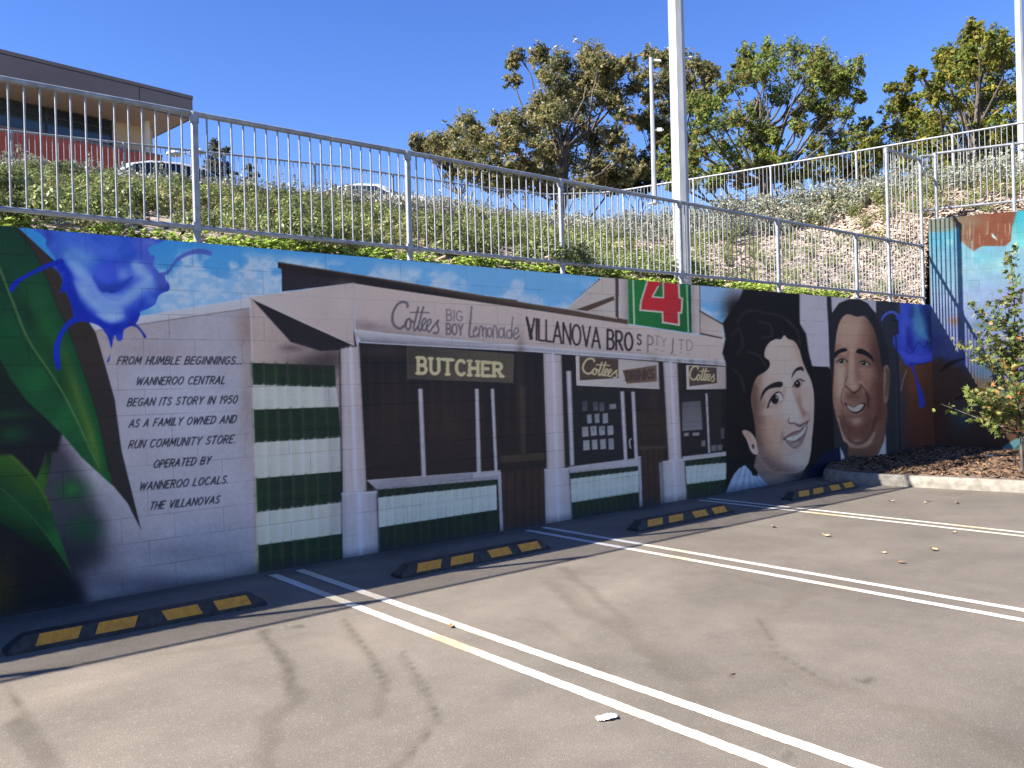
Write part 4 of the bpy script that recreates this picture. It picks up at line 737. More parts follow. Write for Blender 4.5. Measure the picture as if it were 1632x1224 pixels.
def paint_right():
    c=Canvas(1470,320,1760,770,1.6,(120,110,200)); c.fr('0'); XX=c.xs[None,:]; YY=c.ys[:,None]
    c.fill([(1400,300),(1800,300),(1800,480),(1400,500)],c.lin((1500,370),(120,184,236),(1510,480),(164,188,238)),8)
    c.fill([(1400,470),(1800,450),(1800,620),(1400,640)],c.lin((1500,480),(158,176,236),(1510,600),(128,120,212)),10)
    c.fill([(1400,585),(1500,570),(1560,600),(1800,640),(1800,800),(1400,800)],c.lin((1500,600),(140,98,84),(1500,720),(112,76,66)),9)
    c.fr('I')
    for x,y,rx,ry,col,a in [(330,340,40,30,(235,245,255),.8),(270,330,160,60,(84,190,238),.45),(180,300,90,60,(110,180,230),.6),(640,500,160,60,(120,200,240),.7),(500,620,120,60,(180,210,240),.5),(820,560,140,70,(170,215,240),.7),(960,420,90,60,(190,225,245),.6),(700,800,200,80,(150,170,240),.6),(950,900,120,90,(150,130,215),.7),(380,1110,60,40,(176,120,100),.8),(700,1150,160,50,(86,120,140),.8),(620,1000,120,60,(130,150,220),.6),(900,1080,100,60,(150,190,225),.6)]: c.dab(x,y,rx,ry,col,a)
    c.fill([(60,60),(1100,-40),(1100,-100),(60,-100)],(150,140,130),1); c.fill([(90,122),(330,108),(430,90),(420,195),(330,235),(95,250)],c.lin((200,120),(158,152,146),(200,240),(150,160,166)),3)
    c.fill([(330,108),(560,70),(985,30),(975,160),(940,190),(925,330),(870,380),(640,380),(560,430),(520,400),(430,330),(420,200)],c.lin((420,140),(142,118,108),(620,180),(146,78,62)),1.5)
    c.fill([(985,30),(1100,15),(1100,420),(930,390),(940,190)],c.lin((1000,60),(60,180,226),(1000,380),(140,214,240)),3)
    c.dab(560,140,130,60,(150,128,118),.6)
    rng=random.Random(4)
    for i in range(34):
        x=rng.uniform(430,980); y=rng.uniform(130,330); c.stroke([(x,y),(x+rng.uniform(-5,5),y+rng.uniform(30,130))],rng.uniform(3,8),(206,196,190),1.0,rng.uniform(.25,.6),sm=False)
    for i in range(8):
        x=rng.uniform(450,560); c.stroke([(x,340),(x+4,rng.uniform(480,660))],7,(205,225,245),2,.4,sm=False)
    c.fill([(735,255),(755,265),(800,330),(740,290)],(200,226,244),.7)
    c.fr('R')
    c.dab(60,520,90,60,(110,110,220),.8); c.dab(150,560,70,60,(104,100,210),.7); c.dab(300,860,60,120,(132,92,76),.6); c.dab(320,970,70,70,(124,140,156),.75); c.dab(190,980,60,140,(140,74,64),.7); c.dab(440,700,80,80,(96,140,170),.7); c.dab(520,850,60,50,(110,170,205),.7)
    c.stroke([(200,720),(250,680),(330,650)],[8,20,6],(70,46,42),2,.8); c.stroke([(280,870),(340,850),(420,815)],[8,22,6],(66,44,42),2,.8)
    c.fill([(480,940),(560,930),(653,930),(653,1080),(590,1100)],c.lin((500,950),(170,120,98),(640,1050),(134,86,70)),6)
    c.fill([(520,1140),(600,1090),(700,1050),(900,1050),(900,1300),(520,1200)],c.lin((560,1100),(150,196,224),(640,1180),(120,170,210)),2); c.stroke([(590,1160),(650,1110),(760,1080)],14,(70,120,124),1.5,.9)
    n=fbm(XX/9,YY/9,3,4); c.img[:]*=(1+(n-.5)*.16)[...,None]; return c
rc=paint_right()
rwall=empty('retaining_wall',(0,0,0)); tag(rwall,'taller sunlit block wall at right painted sky blue, purple and brown','wall')
RH=4.38; rs=np.arange(0,2.62,.0065)
hang(rc,rs,520,lambda u,z:np.c_[CP.x+RD.x*u,CP.y+RD.y*u,z],RH,K_RIGHT,[],rwall,'painted_face')
RPURP=noise_mat('wall_far_paint',(.03,.05,.14),(.08,.14,.22),1.1,.75,.2,0)
M=Matrix(((RD.x,-RN.x,0,CP.x),(RD.y,-RN.y,0,CP.y),(0,0,1,0),(0,0,0,1)))
m=MB(); m.box(0,2.6135,.004,.19,-.3,RH-.003,1,M); m.box(2.6135,9,0,.19,-.3,RH,0,M); m.build('wall_body',[RPURP,BLOCK],rwall)
# ------------------------------------------------------------------ embankment between the walls and the upper fence
ZP=5.95
FL=[(-12,14.6),(2.99,12.73),(4.78,12.42),(6.62,12.1),(8.19,11.81),(9.98,11.5),(11.51,11.36),(14.2,11.32),(16.37,11.01),(17.59,9.94)]
FRR=[(17.59,9.94),(17.92,9.27),(18.9,6.16),(19.79,2.86),(20.56,-.03),(23.2,-9.5)]
def along(P,s):
    d=[math.dist(P[i],P[i+1]) for i in range(len(P)-1)]; s*=sum(d)
    for i,l in enumerate(d):
        if s<=l or i==len(d)-1: t=s/l; return Vector((lerp(P[i][0],P[i+1][0],t),lerp(P[i][1],P[i+1][1],t)))
        s-=l
FALL=FL+FRR[1:3]; FB=[FRR[2],FRR[3]]; FC=FRR[3:]
def edge(u):        # u 0..1 main wall, 1..2 round the corner, 2..3 right wall -> wall edge point, its height, fence point
    if u<=1: return Vector((lerp(-12,CORNER,u),.19)),2.74,along(FALL,u)
    if u<=2: t=u-1; p=Vector((CORNER,.19)).lerp(Vector((CORNER+.17+RD.x*.05,.083-.05)),t); return p,lerp(2.74,4.33,t*t*(3-2*t)),along(FB,t)
    t=u-2; p=Vector((CORNER+.171+RD.x*9*t,.083+RD.y*9*t)); return p,4.33,along(FC,t)
def bank(u,v):
    p,z,f=edge(u); q=p.lerp(f,v); vv=v**.92; h=lerp(z,ZP,vv)+(.10*(fbm(np.array(q.x*.8+40),np.array(q.y*.8+40),4,3)-.5)*min(1,v*8)*(1 if v<1 else 0))
    return Vector((q.x,q.y,float(h)))
us_=[i/110 for i in range(111)]+[1+i/16 for i in range(1,17)]+[2+i/40 for i in range(1,41)]
nv=46; V=[];F=[]
for u in us_:
    for k in range(nv+1): V.append(bank(u,k/nv))
for i in range(len(us_)-1):
    for k in range(nv): a=i*(nv+1)+k; F.append((a,a+nv+1,a+nv+2,a+1))
m=MB(); m.mesh(V,F,0,None,True)
BANK=noise_mat('bark_mulch',(.20,.158,.122),(.40,.325,.26),9,.95,1.0,0,9,bscale=38,coord='Object')
tag(m.build('embankment',BANK),kind='structure')
# upper car park beyond the fence
fp=[edge(u)[2] for u in us_]; m=MB()
for i in range(len(fp)-1):
    a,b_=fp[i],fp[i+1]; ga=a+(a-Vector((4,-8))).normalized()*400; gb=b_+(b_-Vector((4,-8))).normalized()*400
    m.face([(a.x,a.y,ZP-.01),(b_.x,b_.y,ZP-.01),(gb.x,gb.y,ZP-.01),(ga.x,ga.y,ZP-.01)])
tag(m.build('upper_car_park',noise_mat('upper_asphalt',[x*.8 for x in ASPH],[x*1.1 for x in ASPH],.8,.85)),kind='structure')
# wood chips lying on the bank (uncountable)
def chips(name,n,place,c1,c2,sz,rng):
    m=MB()
    for i in range(n):
        p=place(); s=sz*rng.uniform(.5,1.5); w_=s*rng.uniform(.25,.6); a=rng.uniform(0,6.28); t=rng.uniform(-.6,.6); t2=rng.uniform(-.5,.5)
        d=Vector((math.cos(a),math.sin(a),t)).normalized()*s; e=Vector((-math.sin(a),math.cos(a),t2)).normalized()*w_
        k=rng.random(); cc=tuple(lerp(x,y,k) for x,y in zip(c1,c2)); p=p+Vector((0,0,s*.25)); h=Vector((0,0,s*.15))
        m.face([p-d-e+h,p+d-e+h,p+d*.8+e+h,p-d*.9+e+h],0,cc); m.face([p-d-e-h,p+d-e-h,p+d-e+h,p-d-e+h],0,cc); m.face([p+d*.8+e-h,p-d*.9+e-h,p-d*.9+e+h,p+d*.8+e+h],0,cc)
    return tag(m.build(name,CHIP),kind='stuff')
CHIP=leaf_mat('wood_chips',.85,0)
rng=random.Random(11)
def bplace():
    while 1:
        u=rng.choice((rng.uniform(.42,1),rng.uniform(.7,1),rng.uniform(1,2),rng.uniform(2,2.4))); v=rng.random()**1.3
        if u>.99 or rng.random()<.9: return bank(u,v)
chips('bark_chips',20000,bplace,(.18,.14,.108),(.46,.375,.30),.042,rng)
# ------------------------------------------------------------------ kerb and garden bed at the corner
KB=[(11.98,-.004),(11.62,-.22),(11.42,-.62),(11.47,-1.3),(11.72,-2.6),(12.2,-4.6),(12.9,-7.2)]
def kerb_profile(P,w=.16,h=.15):
    m=MB(); prof=[(0,-.05),(.012,h*.55),(.03,h-.02),(.05,h),(w-.02,h),(w,h-.02),(w,-.05)]; V=[];F=[]; n=len(prof)
    Q=[(lambda a:a)(p) for p in catmull(P,False,8)]
    for i,p in enumerate(Q):
        t=Vector(Q[min(i+1,len(Q)-1)])-Vector(Q[max(i-1,0)]); t.normalize(); nrm=Vector((-t.y,t.x))
        for a,z in prof: q=Vector(p)+nrm*a; V.append((q.x,q.y,z))
    for i in range(len(Q)-1):
        for k in range(n-1): F.append((i*n+k,i*n+k+1,(i+1)*n+k+1,(i+1)*n+k))
    m.mesh(V,F,0,None,False); m.mesh(V[:n],[tuple(range(n))]); return m,Q
km,KQ=kerb_profile(KB); tag(km.build('kerb',CONC),kind='structure')
def bed_z(x,y): return .10+.10*float(fbm(np.array(x*1.7),np.array(y*1.7),9,3))+.05*max(0,1+y*.5)
m=MB(); V=[];F=[]; nb=30
for p in KQ:
    a=Vector((p[0]+(.15 if p[1]<-.6 else .02+.2*-p[1]),p[1]-(0 if p[1]<-.6 else 0))); s=max(.0,-p[1]/.899); b_=Vector((CORNER+RD.x*s+.02,p[1]))
    for k in range(nb+1): q=a.lerp(b_,k/nb); V.append((q.x,q.y,bed_z(q.x,q.y) if k else .11))
for i in range(len(KQ)-1):
    for k in range(nb): a=i*(nb+1)+k; F.append((a,a+nb+1,a+nb+2,a+1))
m.mesh(V,F,0,None,True); tag(m.build('garden_bed',MULCH),kind='structure')
rng=random.Random(21)
def gplace():
    while 1:
        y=-rng.random()**1.3*7; x=rng.uniform(11.5,CORNER+2); xr=CORNER-y/.899*.438-.05
        if x<xr and x>(12.15+y*.75 if y>-.6 else 11.62+(-y-.6)*.18): return Vector((x,y,bed_z(x,y)))
chips('mulch_chips',9500,gplace,(.03,.018,.012),(.22,.14,.085),.028,rng)
# ------------------------------------------------------------------ rubber wheel stops
RUB=noise_mat('black_rubber',(.014,.014,.015),(.035,.034,.034),18,.6,.25,0)
YEL=noise_mat('yellow_reflective',(.46,.19,.012),(.60,.26,.018),22,.5,.1,0)
def wheel_stop(xc,yc,label):
    o=empty('wheel_stop',(xc,yc,0)); tag(o,label,'wheel stop',group='wheel stops along the wall')
    L,hw,h=.825,.078,.10; m=MB()
    # rings along the length: foot, shoulder, crown; ends slope in
    prof=lambda e:[(-hw,0),(-hw,.018),(-.048,h*e),(.048,h*e),(hw,.018),(hw,0)]
    st=[(-L,.28),(-L+.004,.32),(-L+.10,1),(L-.10,1),(L-.004,.32),(L,.28)]; V=[];F=[]
    for x,e in st:
        for y,z in prof(e): V.append((x,y,z if z<.02 else max(.02,z)))
    n=6
    for i in range(len(st)-1):
        for k in range(n-1): F.append((i*n+k,(i+1)*n+k,(i+1)*n+k+1,i*n+k+1))
    m.mesh(V,F); m.mesh(V[:n],[tuple(range(n))]); m.mesh(V[-n:],[tuple(reversed(range(n)))])
    b=m.build('rubber_body',RUB,o); bv=b.modifiers.new('b','BEVEL'); bv.width=.006; bv.segments=2; bv.limit_method='ANGLE'
    for x,sl in ((-.67,.03),(-.33,.03),(.12,-.03),(.47,-.03)):
        m=MB(); w_=.24; q=lambda x_,t:(x_,lerp(-hw,-.048,t)-.0035,lerp(.018,h,t)+.002)
        m.face([q(x,.12),q(x+w_,.12),q(x+w_+sl,.93),q(x+sl,.93)]); m.face([(p[0],p[1]+.004,p[2]-.003) for p in (q(x,.12),q(x+sl,.93),q(x+w_+sl,.93),q(x+w_,.12))])
        e=m.build('reflector_panel',YEL,o)
    for x in (-.6,.6):
        m=MB(); m.tube([(x,0,h-.004),(x,0,h+.003)],.022,10); m.build('bolt_cap',RUB,o)
wheel_stop(1.675,-1.0,'black and yellow rubber wheel stop below the painted leaves and lettered panel')
wheel_stop(4.455,-1.02,'black and yellow rubber wheel stop below the butcher window')
wheel_stop(7.33,-1.01,'black and yellow rubber wheel stop below the painted window full of notices')
wheel_stop(10.22,-1.0,"black and yellow rubber wheel stop below the two portraits, by the kerb")
# ------------------------------------------------------------------ galvanised railings
def lathe_post(h,r=.03): 
    m=MB(); m.tube([(0,0,0),(0,0,h)],r,12); m.tube([(0,0,h-.075),(0,0,h+.012)],r+.008,12); m.box(-.06,.06,-.06,.06,0,.012); return m
def bar_data(name,h,r=.008): m=MB(); m.tube([(0,0,0),(0,0,h)],r,6,False); return m.data(name,STEEL)
def rail_run(P,r,m): m.tube(P,r,10)
def railing(root,segs,near,keep=100):
    """segs: list of dict(P0,P1,zb,zt,posts=[t..]) straight runs; bars between posts"""
    bars=[]
    for sg in segs:
        A,B=Vector(sg['P0']),Vector(sg['P1']); L=(B-A).length
        for nm,z,r in (('bottom_rail',sg['zb'],.021),('top_rail',sg['zt'],.024)):
            m=MB(); m.tube([(A.x,A.y,z),(B.x,B.y,z)],r,10); m.build(nm,STEEL,root)
        for t in sg['posts']:
            p=A.lerp(B,t/L); z0=sg['z0']; m=lathe_post(sg.get('zp',sg['zt'])-z0); m.tube([(0,0,sg['zb']-z0-.04),(0,0,sg['zb']-z0+.04)],.038,10)
            for zz in sg.get('collars',()): m.tube([(0,0,zz-z0-.04),(0,0,zz-z0+.04)],.038,10)
            m.build('post',STEEL,root,(p.x,p.y,z0))
        ps=sg.get('stops',[0]+sorted(sg['posts'])+[L])
        for a,b_ in zip(ps[:-1],ps[1:]):
            n=max(1,round((b_-a)/sg.get('pitch',.105))); 
            for k in range(1,n):
                p=A.lerp(B,(a+(b_-a)*k/n)/L); bars.append((p.x,p.y,sg['zb'],sg['zt']-sg['zb'],near(p)))
    bars.sort(key=lambda q:q[4]); me={}
    for x,y,z,h,_ in bars[:keep]:
        k=round(h,3)
        if k not in me: me[k]=bar_data('baluster',h)
        inst('baluster',me[k],root,(x,y,z))
    if bars[keep:]:
        m=MB()
        for x,y,z,h,_ in bars[keep:]: m.tube([(x,y,z),(x,y,z+h)],.0085,6,False)
        tag(m.build('balusters',STEEL,root),kind='stuff')
px_=[2.48,4.58,6.66,8.80,11.07,13.37]; LX=-6.0
fr=empty('railing'); tag(fr,'long galvanised railing standing on top of the mural wall, with a tall end panel','railing')
nearf=lambda p:(p-Vector((6,0,0))).length
posts=[x-LX for x in [-5.9,-3.8,-1.7,.4]+px_]
railing(fr,[dict(P0=(LX,.1,0),P1=(15.79,.1,0),zb=2.945,zt=3.895,z0=2.8,posts=posts,stops=[0]+posts+[14.5-LX,15.79-LX]),
 dict(P0=(14.5,.1,0),P1=(15.79,.1,0),zb=3.896,zt=5.49,z0=2.8,zp=5.5,posts=[0,1.29],collars=(3.895,),stops=[0,1.29],pitch=.155)],nearf)
rr=empty('railing'); tag(rr,'short galvanised railing on the taller sunlit wall at right','railing')
off=-RN*.1
def RW(s,z=0): q=CP+RD*s+off; return (q.x,q.y,z)
railing(rr,[dict(P0=(15.80,.1,0),P1=RW(.14),zb=4.56,zt=5.56,z0=RH,posts=[],stops=[0,.22]),dict(P0=RW(.14),P1=RW(8.6),zb=4.58,zt=5.6,z0=RH,posts=[0,1.24,3.3,5.4,7.5])],lambda p:(p-CP).length)
ul=empty('railing'); tag(ul,'upper galvanised railing along the top of the bank, in front of the building','railing')
def run(P,zb,zt,z0,sp=2.1):
    segs=[]; carry=.6
    for a,b_ in zip(P[:-1],P[1:]):
        L=math.dist(a,b_); ps=[]; t=carry
        while t<L: ps.append(t); t+=sp
        carry=t-L; segs.append(dict(P0=(*a,0),P1=(*b_,0),zb=zb,zt=zt,z0=z0,posts=ps))
    return segs
railing(ul,run([(-12,14.6),(2.99,12.73),(9.98,11.5),(14.2,11.32),(16.37,11.01),(17.59,9.94)],6.1,7.0,ZP-.05),lambda p:(p-Vector((7,12,0))).length)
ur=empty('railing'); tag(ur,'upper galvanised railing climbing to the right in front of the green trees','railing')
railing(ur,run([(17.6,9.93),(17.92,9.27),(18.9,6.16),(19.79,2.86),(20.56,-.03),(23.2,-9.5)],6.1,7.0,ZP-.05),lambda p:(p-Vector((19.5,3,0))).length)
# ------------------------------------------------------------------ poles and lamps
def octpole(name,x,y,z0,h,r0,r1,label,cat,head=True,rot=0):
    o=empty(name,(x,y,z0)); tag(o,label,cat); m=MB(); n=8; V=[];F=[]
    for z,r in ((0,r0),(h,r1)):
        for k in range(n): a=2*math.pi*(k+.5)/n+rot; V.append((r*math.cos(a),r*math.sin(a),z))
    for k in range(n): F.append((k,(k+1)%n,n+(k+1)%n,n+k))
    m.mesh(V,F); m.mesh(V[n:],[tuple(range(n))]); m.box(-r0*1.8,r0*1.8,-r0*1.8,r0*1.8,0,.02); m.build('pole',STEEL2,o)
    if head:
        m=MB(); m.tube([(0,0,h-.1),(.25,-.1,h+.05),(.6,-.25,h+.1)],.035,8); m.build('arm',STEEL2,o)
        m=MB(); M=Matrix.Translation((.85,-.35,h+.1))@Matrix.Rotation(-.39,4,'Z'); m.box(-.32,.32,-.14,.14,-.04,.06,0,M); m.build('lamp_head',STEEL,o)
    return o
b0=at_y(1088.5,447,.42)
octpole('light_pole',b0.x,.42,2.72,6.4,.118,.098,'tall thick steel light pole rising behind the mural wall railing','light pole',True,.2)
q=at_d(1630,262,22.5); octpole('light_pole',q.x,q.y,ZP,9.0,.11,.085,'steel light pole cut by the right edge, beyond the upper railing','light pole',True,.1)
q=at_d(1043.5,325,19.0)
o=octpole('camera_pole',q.x,q.y,q.z,(325-92)*19/FPX,.062,.04,'slim grey pole with a white camera, between the trees and the thick pole','camera pole',False)
hh=(325-92)*19/FPX
WHITE=noise_mat('white_plastic',(.68,.68,.67),(.78,.78,.77),9,.4,0)
m=MB(); cz=(325-207)*19/FPX; dv=_r.normalized()
M=Matrix(((dv.x,-dv.y,0,0),(dv.y,dv.x,0,0),(0,0,1,cz),(0,0,0,1))); m.tube([M@Vector((.05,0,0)),M@Vector((.12,0,0))],.02,8); m.box(.1,.2,-.035,.035,-.035,.035,0,M); m.tube([M@Vector((.19,0,0)),M@Vector((.24,0,-.01))],.024,10); m.build('camera',WHITE,o)
m=MB(); M=Matrix(((dv.x,-dv.y,0,0),(dv.y,dv.x,0,0),(0,0,1,hh),(0,0,0,1))); m.tube([M@Vector((0,0,-.06)),M@Vector((.12,0,-.05))],.018,8); V=[M@Vector(p) for p in [(.1,-.04,-.08),(.22,-.05,-.09),(.25,0,-.09),(.22,.05,-.09),(.1,.04,-.08),(.1,-.03,-.05),(.2,-.03,-.05),(.2,.03,-.05),(.1,.03,-.05)]]
m.mesh(V,[(0,1,2,3,4),(5,8,7,6),(0,5,6,1),(1,6,2),(2,6,7),(2,7,3),(3,7,8,4),(4,8,5,0)]); m.build('floodlight',WHITE,o)
# street lamp with two curved arms
q=at_d(308,268,38); o=empty('street_lamp',(q.x,q.y,ZP)); tag(o,'white twin arm street lamp beside the dark building, behind the railing','street lamp')
zt=at_d(306,243,38).z-ZP; m=MB(); m.tube([(0,0,0),(0,0,zt)],[.09,.055],10); m.build('pole',WHITE,o)
for sx in (-1,1):
    e=_r.normalized()*(.72 if sx<0 else .1)*sx+Vector((0,0,-.15 if sx<0 else .12)); fw=Vector((_f.x,_f.y,0))*(.3*sx)
    e=e+fw; m=MB(); m.tube([(0,0,zt-.25),e*.35+Vector((0,0,zt+.02)),e*.8+Vector((0,0,zt-.03)),e+Vector((0,0,zt))],.035,8); m.build('arm',WHITE,o)
    m=MB(); V=[];F=[]; c0=e+Vector((0,0,zt)); n=14
    for rz,rr_ in ((.14,.05),(.12,.16),(.05,.30),(-.03,.36),(-.05,.34)):
        for k in range(n): a=2*math.pi*k/n; V.append(c0+Vector((rr_*math.cos(a),rr_*math.sin(a),rz)))
    for i in range(4):
        for k in range(n): F.append((i*n+k,i*n+(k+1)%n,(i+1)*n+(k+1)%n,(i+1)*n+k))
    m.mesh(V,F,0,None,True); m.mesh(V[:n],[tuple(range(n))]); m.mesh(V[-n:],[tuple(range(n))]); m.build('lamp_head',WHITE,o)
# ------------------------------------------------------------------ building with the deep flat roof
bd=empty('building',(0,0,0)); tag(bd,'low building with a dark flat roof, tan soffit, dark windows and red brick','building')
e1=Vector((math.cos(R(7.8)),math.sin(R(7.8)),0)); e2=Vector((-e1.y,e1.x,0)); O=Vector((11.43,25.72,0)); ZT,ZS=13.0,12.1
BM=Matrix(((e1.x,e2.x,0,O.x),(e1.y,e2.y,0,O.y),(0,0,1,0),(0,0,0,1)))
FAS=noise_mat('dark_cladding',(.15,.115,.105),(.18,.14,.13),.6,.5,0); SOF=noise_mat('tan_soffit',(.66,.50,.36),(.72,.55,.40),.8,.8,0); TANW=noise_mat('tan_wall',(.56,.43,.31),(.62,.48,.35),.8,.85,0)
m=MB(); m.box(-36,0,.0,15,ZS+.01,ZT-.13,0,BM); m.box(-36.02,.02,-.02,15.02,ZT-.126,ZT,0,BM); 
for x in (-2.05,-7.1,-12.15,-17.2): m.box(x-.012,x+.012,-.006,.004,ZS+.01,ZT-.13,1,BM)
m.box(-36,0,-.004,.0,ZT-.155,ZT-.13,1,BM)
SEAM=noise_mat('panel_seam',(.02,.018,.018),(.03,.027,.027),3,.6); m.build('roof',[FAS,SEAM],bd)
m=MB(); m.box(-35.9,-.12,.12,14.9,ZS-.006,ZS+.006,0,BM); m.build('soffit',SOF,bd)
def loc(px,py,off): # pixel on the plane 'off' behind the fascia -> building coordinates
    p=at_plane(px,py,O+e2*off,e2)-O; return p.dot(e1),p.z
gx,gz0=loc(178,222,2.2); _,gz1=loc(178,192,2.2); wx,_=loc(243,215,2.2)
m=MB(); m.box(-36,wx,2.2,14,ZP-.2,ZS-.007,0,BM); m.build('wall',TANW,bd)
GL_=noise_mat('dark_glass',(.012,.018,.022),(.03,.045,.055),.5,.08,0,spec=.7); FRM=noise_mat('window_frame',(.03,.03,.032),(.045,.045,.048),3,.5)
m=MB(); m.box(-30,gx,2.13,2.197,gz0-.3,ZS-.05,0,BM); wn=m.build('window',GL_,bd)
m=MB()
for k in range(13): x=gx-.04-k*2.3; m.box(x-.03,x+.03,2.09,2.127,gz0-.3,ZS-.05,0,BM)
for z in (gz0-.3,lerp(gz0,gz1,.45),ZS-.09): m.box(-30,gx,2.095,2.125,z,z+.05,0,BM)
m.build('frame',FRM,wn)
rx,rz=loc(258,247,.95)
def brickmat():
    m,t,b=nodes('red_brick'); tc=N(t,'ShaderNodeTexCoord'); mp=N(t,'ShaderNodeMapping'); mp.inputs['Rotation'].default_value=(R(90),0,R(-7.8)); t.links.new(tc.outputs['Object'],mp.inputs[0]); br=N(t,'ShaderNodeTexBrick',Scale=1); br.inputs['Brick Width'].default_value=.24; br.inputs['Row Height'].default_value=.086; br.inputs['Mortar Size'].default_value=.006
    br.inputs['Color1'].default_value=(.52,.10,.055,1); br.inputs['Color2'].default_value=(.42,.075,.04,1); br.inputs['Mortar'].default_value=(.30,.09,.06,1); t.links.new(mp.outputs[0],br.inputs[0]); t.links.new(br.outputs[0],b.inputs['Base Color']); b.inputs['Roughness'].default_value=.85; return m
m=MB(); m.box(-36,rx,.95,1.2,ZP-.2,rz-.08,0,BM); m.box(rx-.25,rx,1.2,2.2,ZP-.2,rz-.08,0,BM); m.build('brick_parapet',brickmat(),bd)
m=MB(); m.box(-36,rx+.02,.93,1.22,rz-.078,rz,0,BM); m.build('coping',FAS,bd)
cx,_=loc(235.5,215,1.35); m=MB(); m.tube([BM@Vector((cx,1.45,ZP-.2)),BM@Vector((cx,1.45,ZS-.008))],.13,16); m.build('column',noise_mat('cream_column',(.62,.58,.52),(.68,.64,.58),3,.7),bd)
# ------------------------------------------------------------------ parked cars beyond the crest
TYRE=noise_mat('tyre_rubber',(.012,.012,.012),(.03,.03,.03),9,.8); RIM=noise_mat('alloy_rim',(.45,.45,.46),(.6,.6,.62),9,.35,0,.6); CGL=noise_mat('car_glass',(.006,.008,.01),(.02,.024,.028),2,.05,0,spec=.8); LAMP=noise_mat('lamp_lens',(.5,.5,.5),(.7,.7,.7),8,.15); RED=noise_mat('tail_lens',(.3,.01,.01),(.4,.02,.02),8,.2)
def car(px,py,dep,heading,paint,label):
    top=at_d(px,py,dep); o=empty('parked_car',(top.x,top.y,ZP),heading); tag(o,label,'car',group='cars parked beyond the bank'); H=top.z-ZP; k=H/1.46
    S=lambda x,z:(x,z*k)
    lower=[(-2.15,.30),(-2.2,.55),(-2.12,.86),(-1.6,.96),(1.1,.94),(1.75,.84),(2.1,.66),(2.18,.42),(2.1,.26)]
    cab=[(-1.92,.93),(-1.45,1.30),(-.9,1.43),(-.2,1.46),(.45,1.38),(1.15,.95)]
    PM=noise_mat('car_paint',paint,[min(.8,x*1.08) for x in paint],2,.25,0,.3,spec=.6)
    def loft(prof,ws,close):
        m=MB(); V=[];F=[]; n=len(prof)
        for y,inset,dz in ws:
            for x,z in prof: V.append((x*(1-inset),y,(z-dz*(z/1.46))*k))
        for i in range(len(ws)-1):
            for j in range(n): F.append((i*n+j,i*n+(j+1)%n,(i+1)*n+(j+1)%n,(i+1)*n+j))
        m.mesh(V,F,0,None,True); m.mesh(V[:n],[tuple(range(n))]); m.mesh(V[-n:],[tuple(reversed(range(n)))]); return m
    b=loft(lower,[(-.88,.02,.04),(-.84,.0,0),(0,-.02,-.02),(.84,0,0),(.88,.02,.04)],1).build('body',PM,o)
    c=loft(cab,[(-.68,.07,.10),(-.60,.02,.03),(0,0,0),(.60,.02,.03),(.68,.07,.10)],1)
    rf=c.build('roof',PM,o)
    for sy in (-1,1):
        m=MB(); P=[(-1.55,1.0),(-1.3,1.24),(-.85,1.345),(-.25,1.36),(.38,1.28),(.85,1.0)]
        y0=.80*sy; pts=[(x,sy*lerp(.80,.665,(z-.97)/.45)+sy*.008,z*k) for x,z in P]; m.face(pts if sy<0 else pts[::-1]); m.face([(x,y-sy*.004,z) for x,y,z in (pts[::-1] if sy<0 else pts)]); m.build('side_window',CGL,o)
    m=MB(); m.face([(.55,-.58,1.345*k),(.55,.58,1.345*k),(1.2,.68,.965*k),(1.2,-.68,.965*k)]); m.build('windscreen',CGL,o)
    m=MB(); m.face([(-1.98,-.66,.97*k),(-1.98,.66,.97*k),(-1.5,.58,1.28*k),(-1.5,-.58,1.28*k)]); m.build('rear_window',CGL,o)
    for x in (-1.32,1.32):
        for y in (-.80,.80):
            m=MB(); m.tube([(x,y-.1,.32),(x,y+.1,.32)],.32,20); wv=m.build('wheel',TYRE,o); m=MB(); s=1 if y>0 else -1; m.tube([(x,y+s*.095,.32),(x,y+s*.106,.32)],.2,16); m.build('rim',RIM,wv)
    for y in (-.6,.6):
        m=MB(); m.box(2.02,2.13,y-.18,y+.18,.6*k,.72*k); m.build('headlight',LAMP,o); m=MB(); m.box(-2.2,-2.1,y-.14,y+.14,.7*k,.86*k); m.build('tail_light',RED,o)
    return o
car(292,267,21.9,R(-8),(.50,.52,.54),'silver hatchback whose roof shows above the bank beside the street lamp')
car(596,297,24.2,R(-55),(.62,.63,.64),'white hatchback whose roof shows above the bank, left of the big trees')
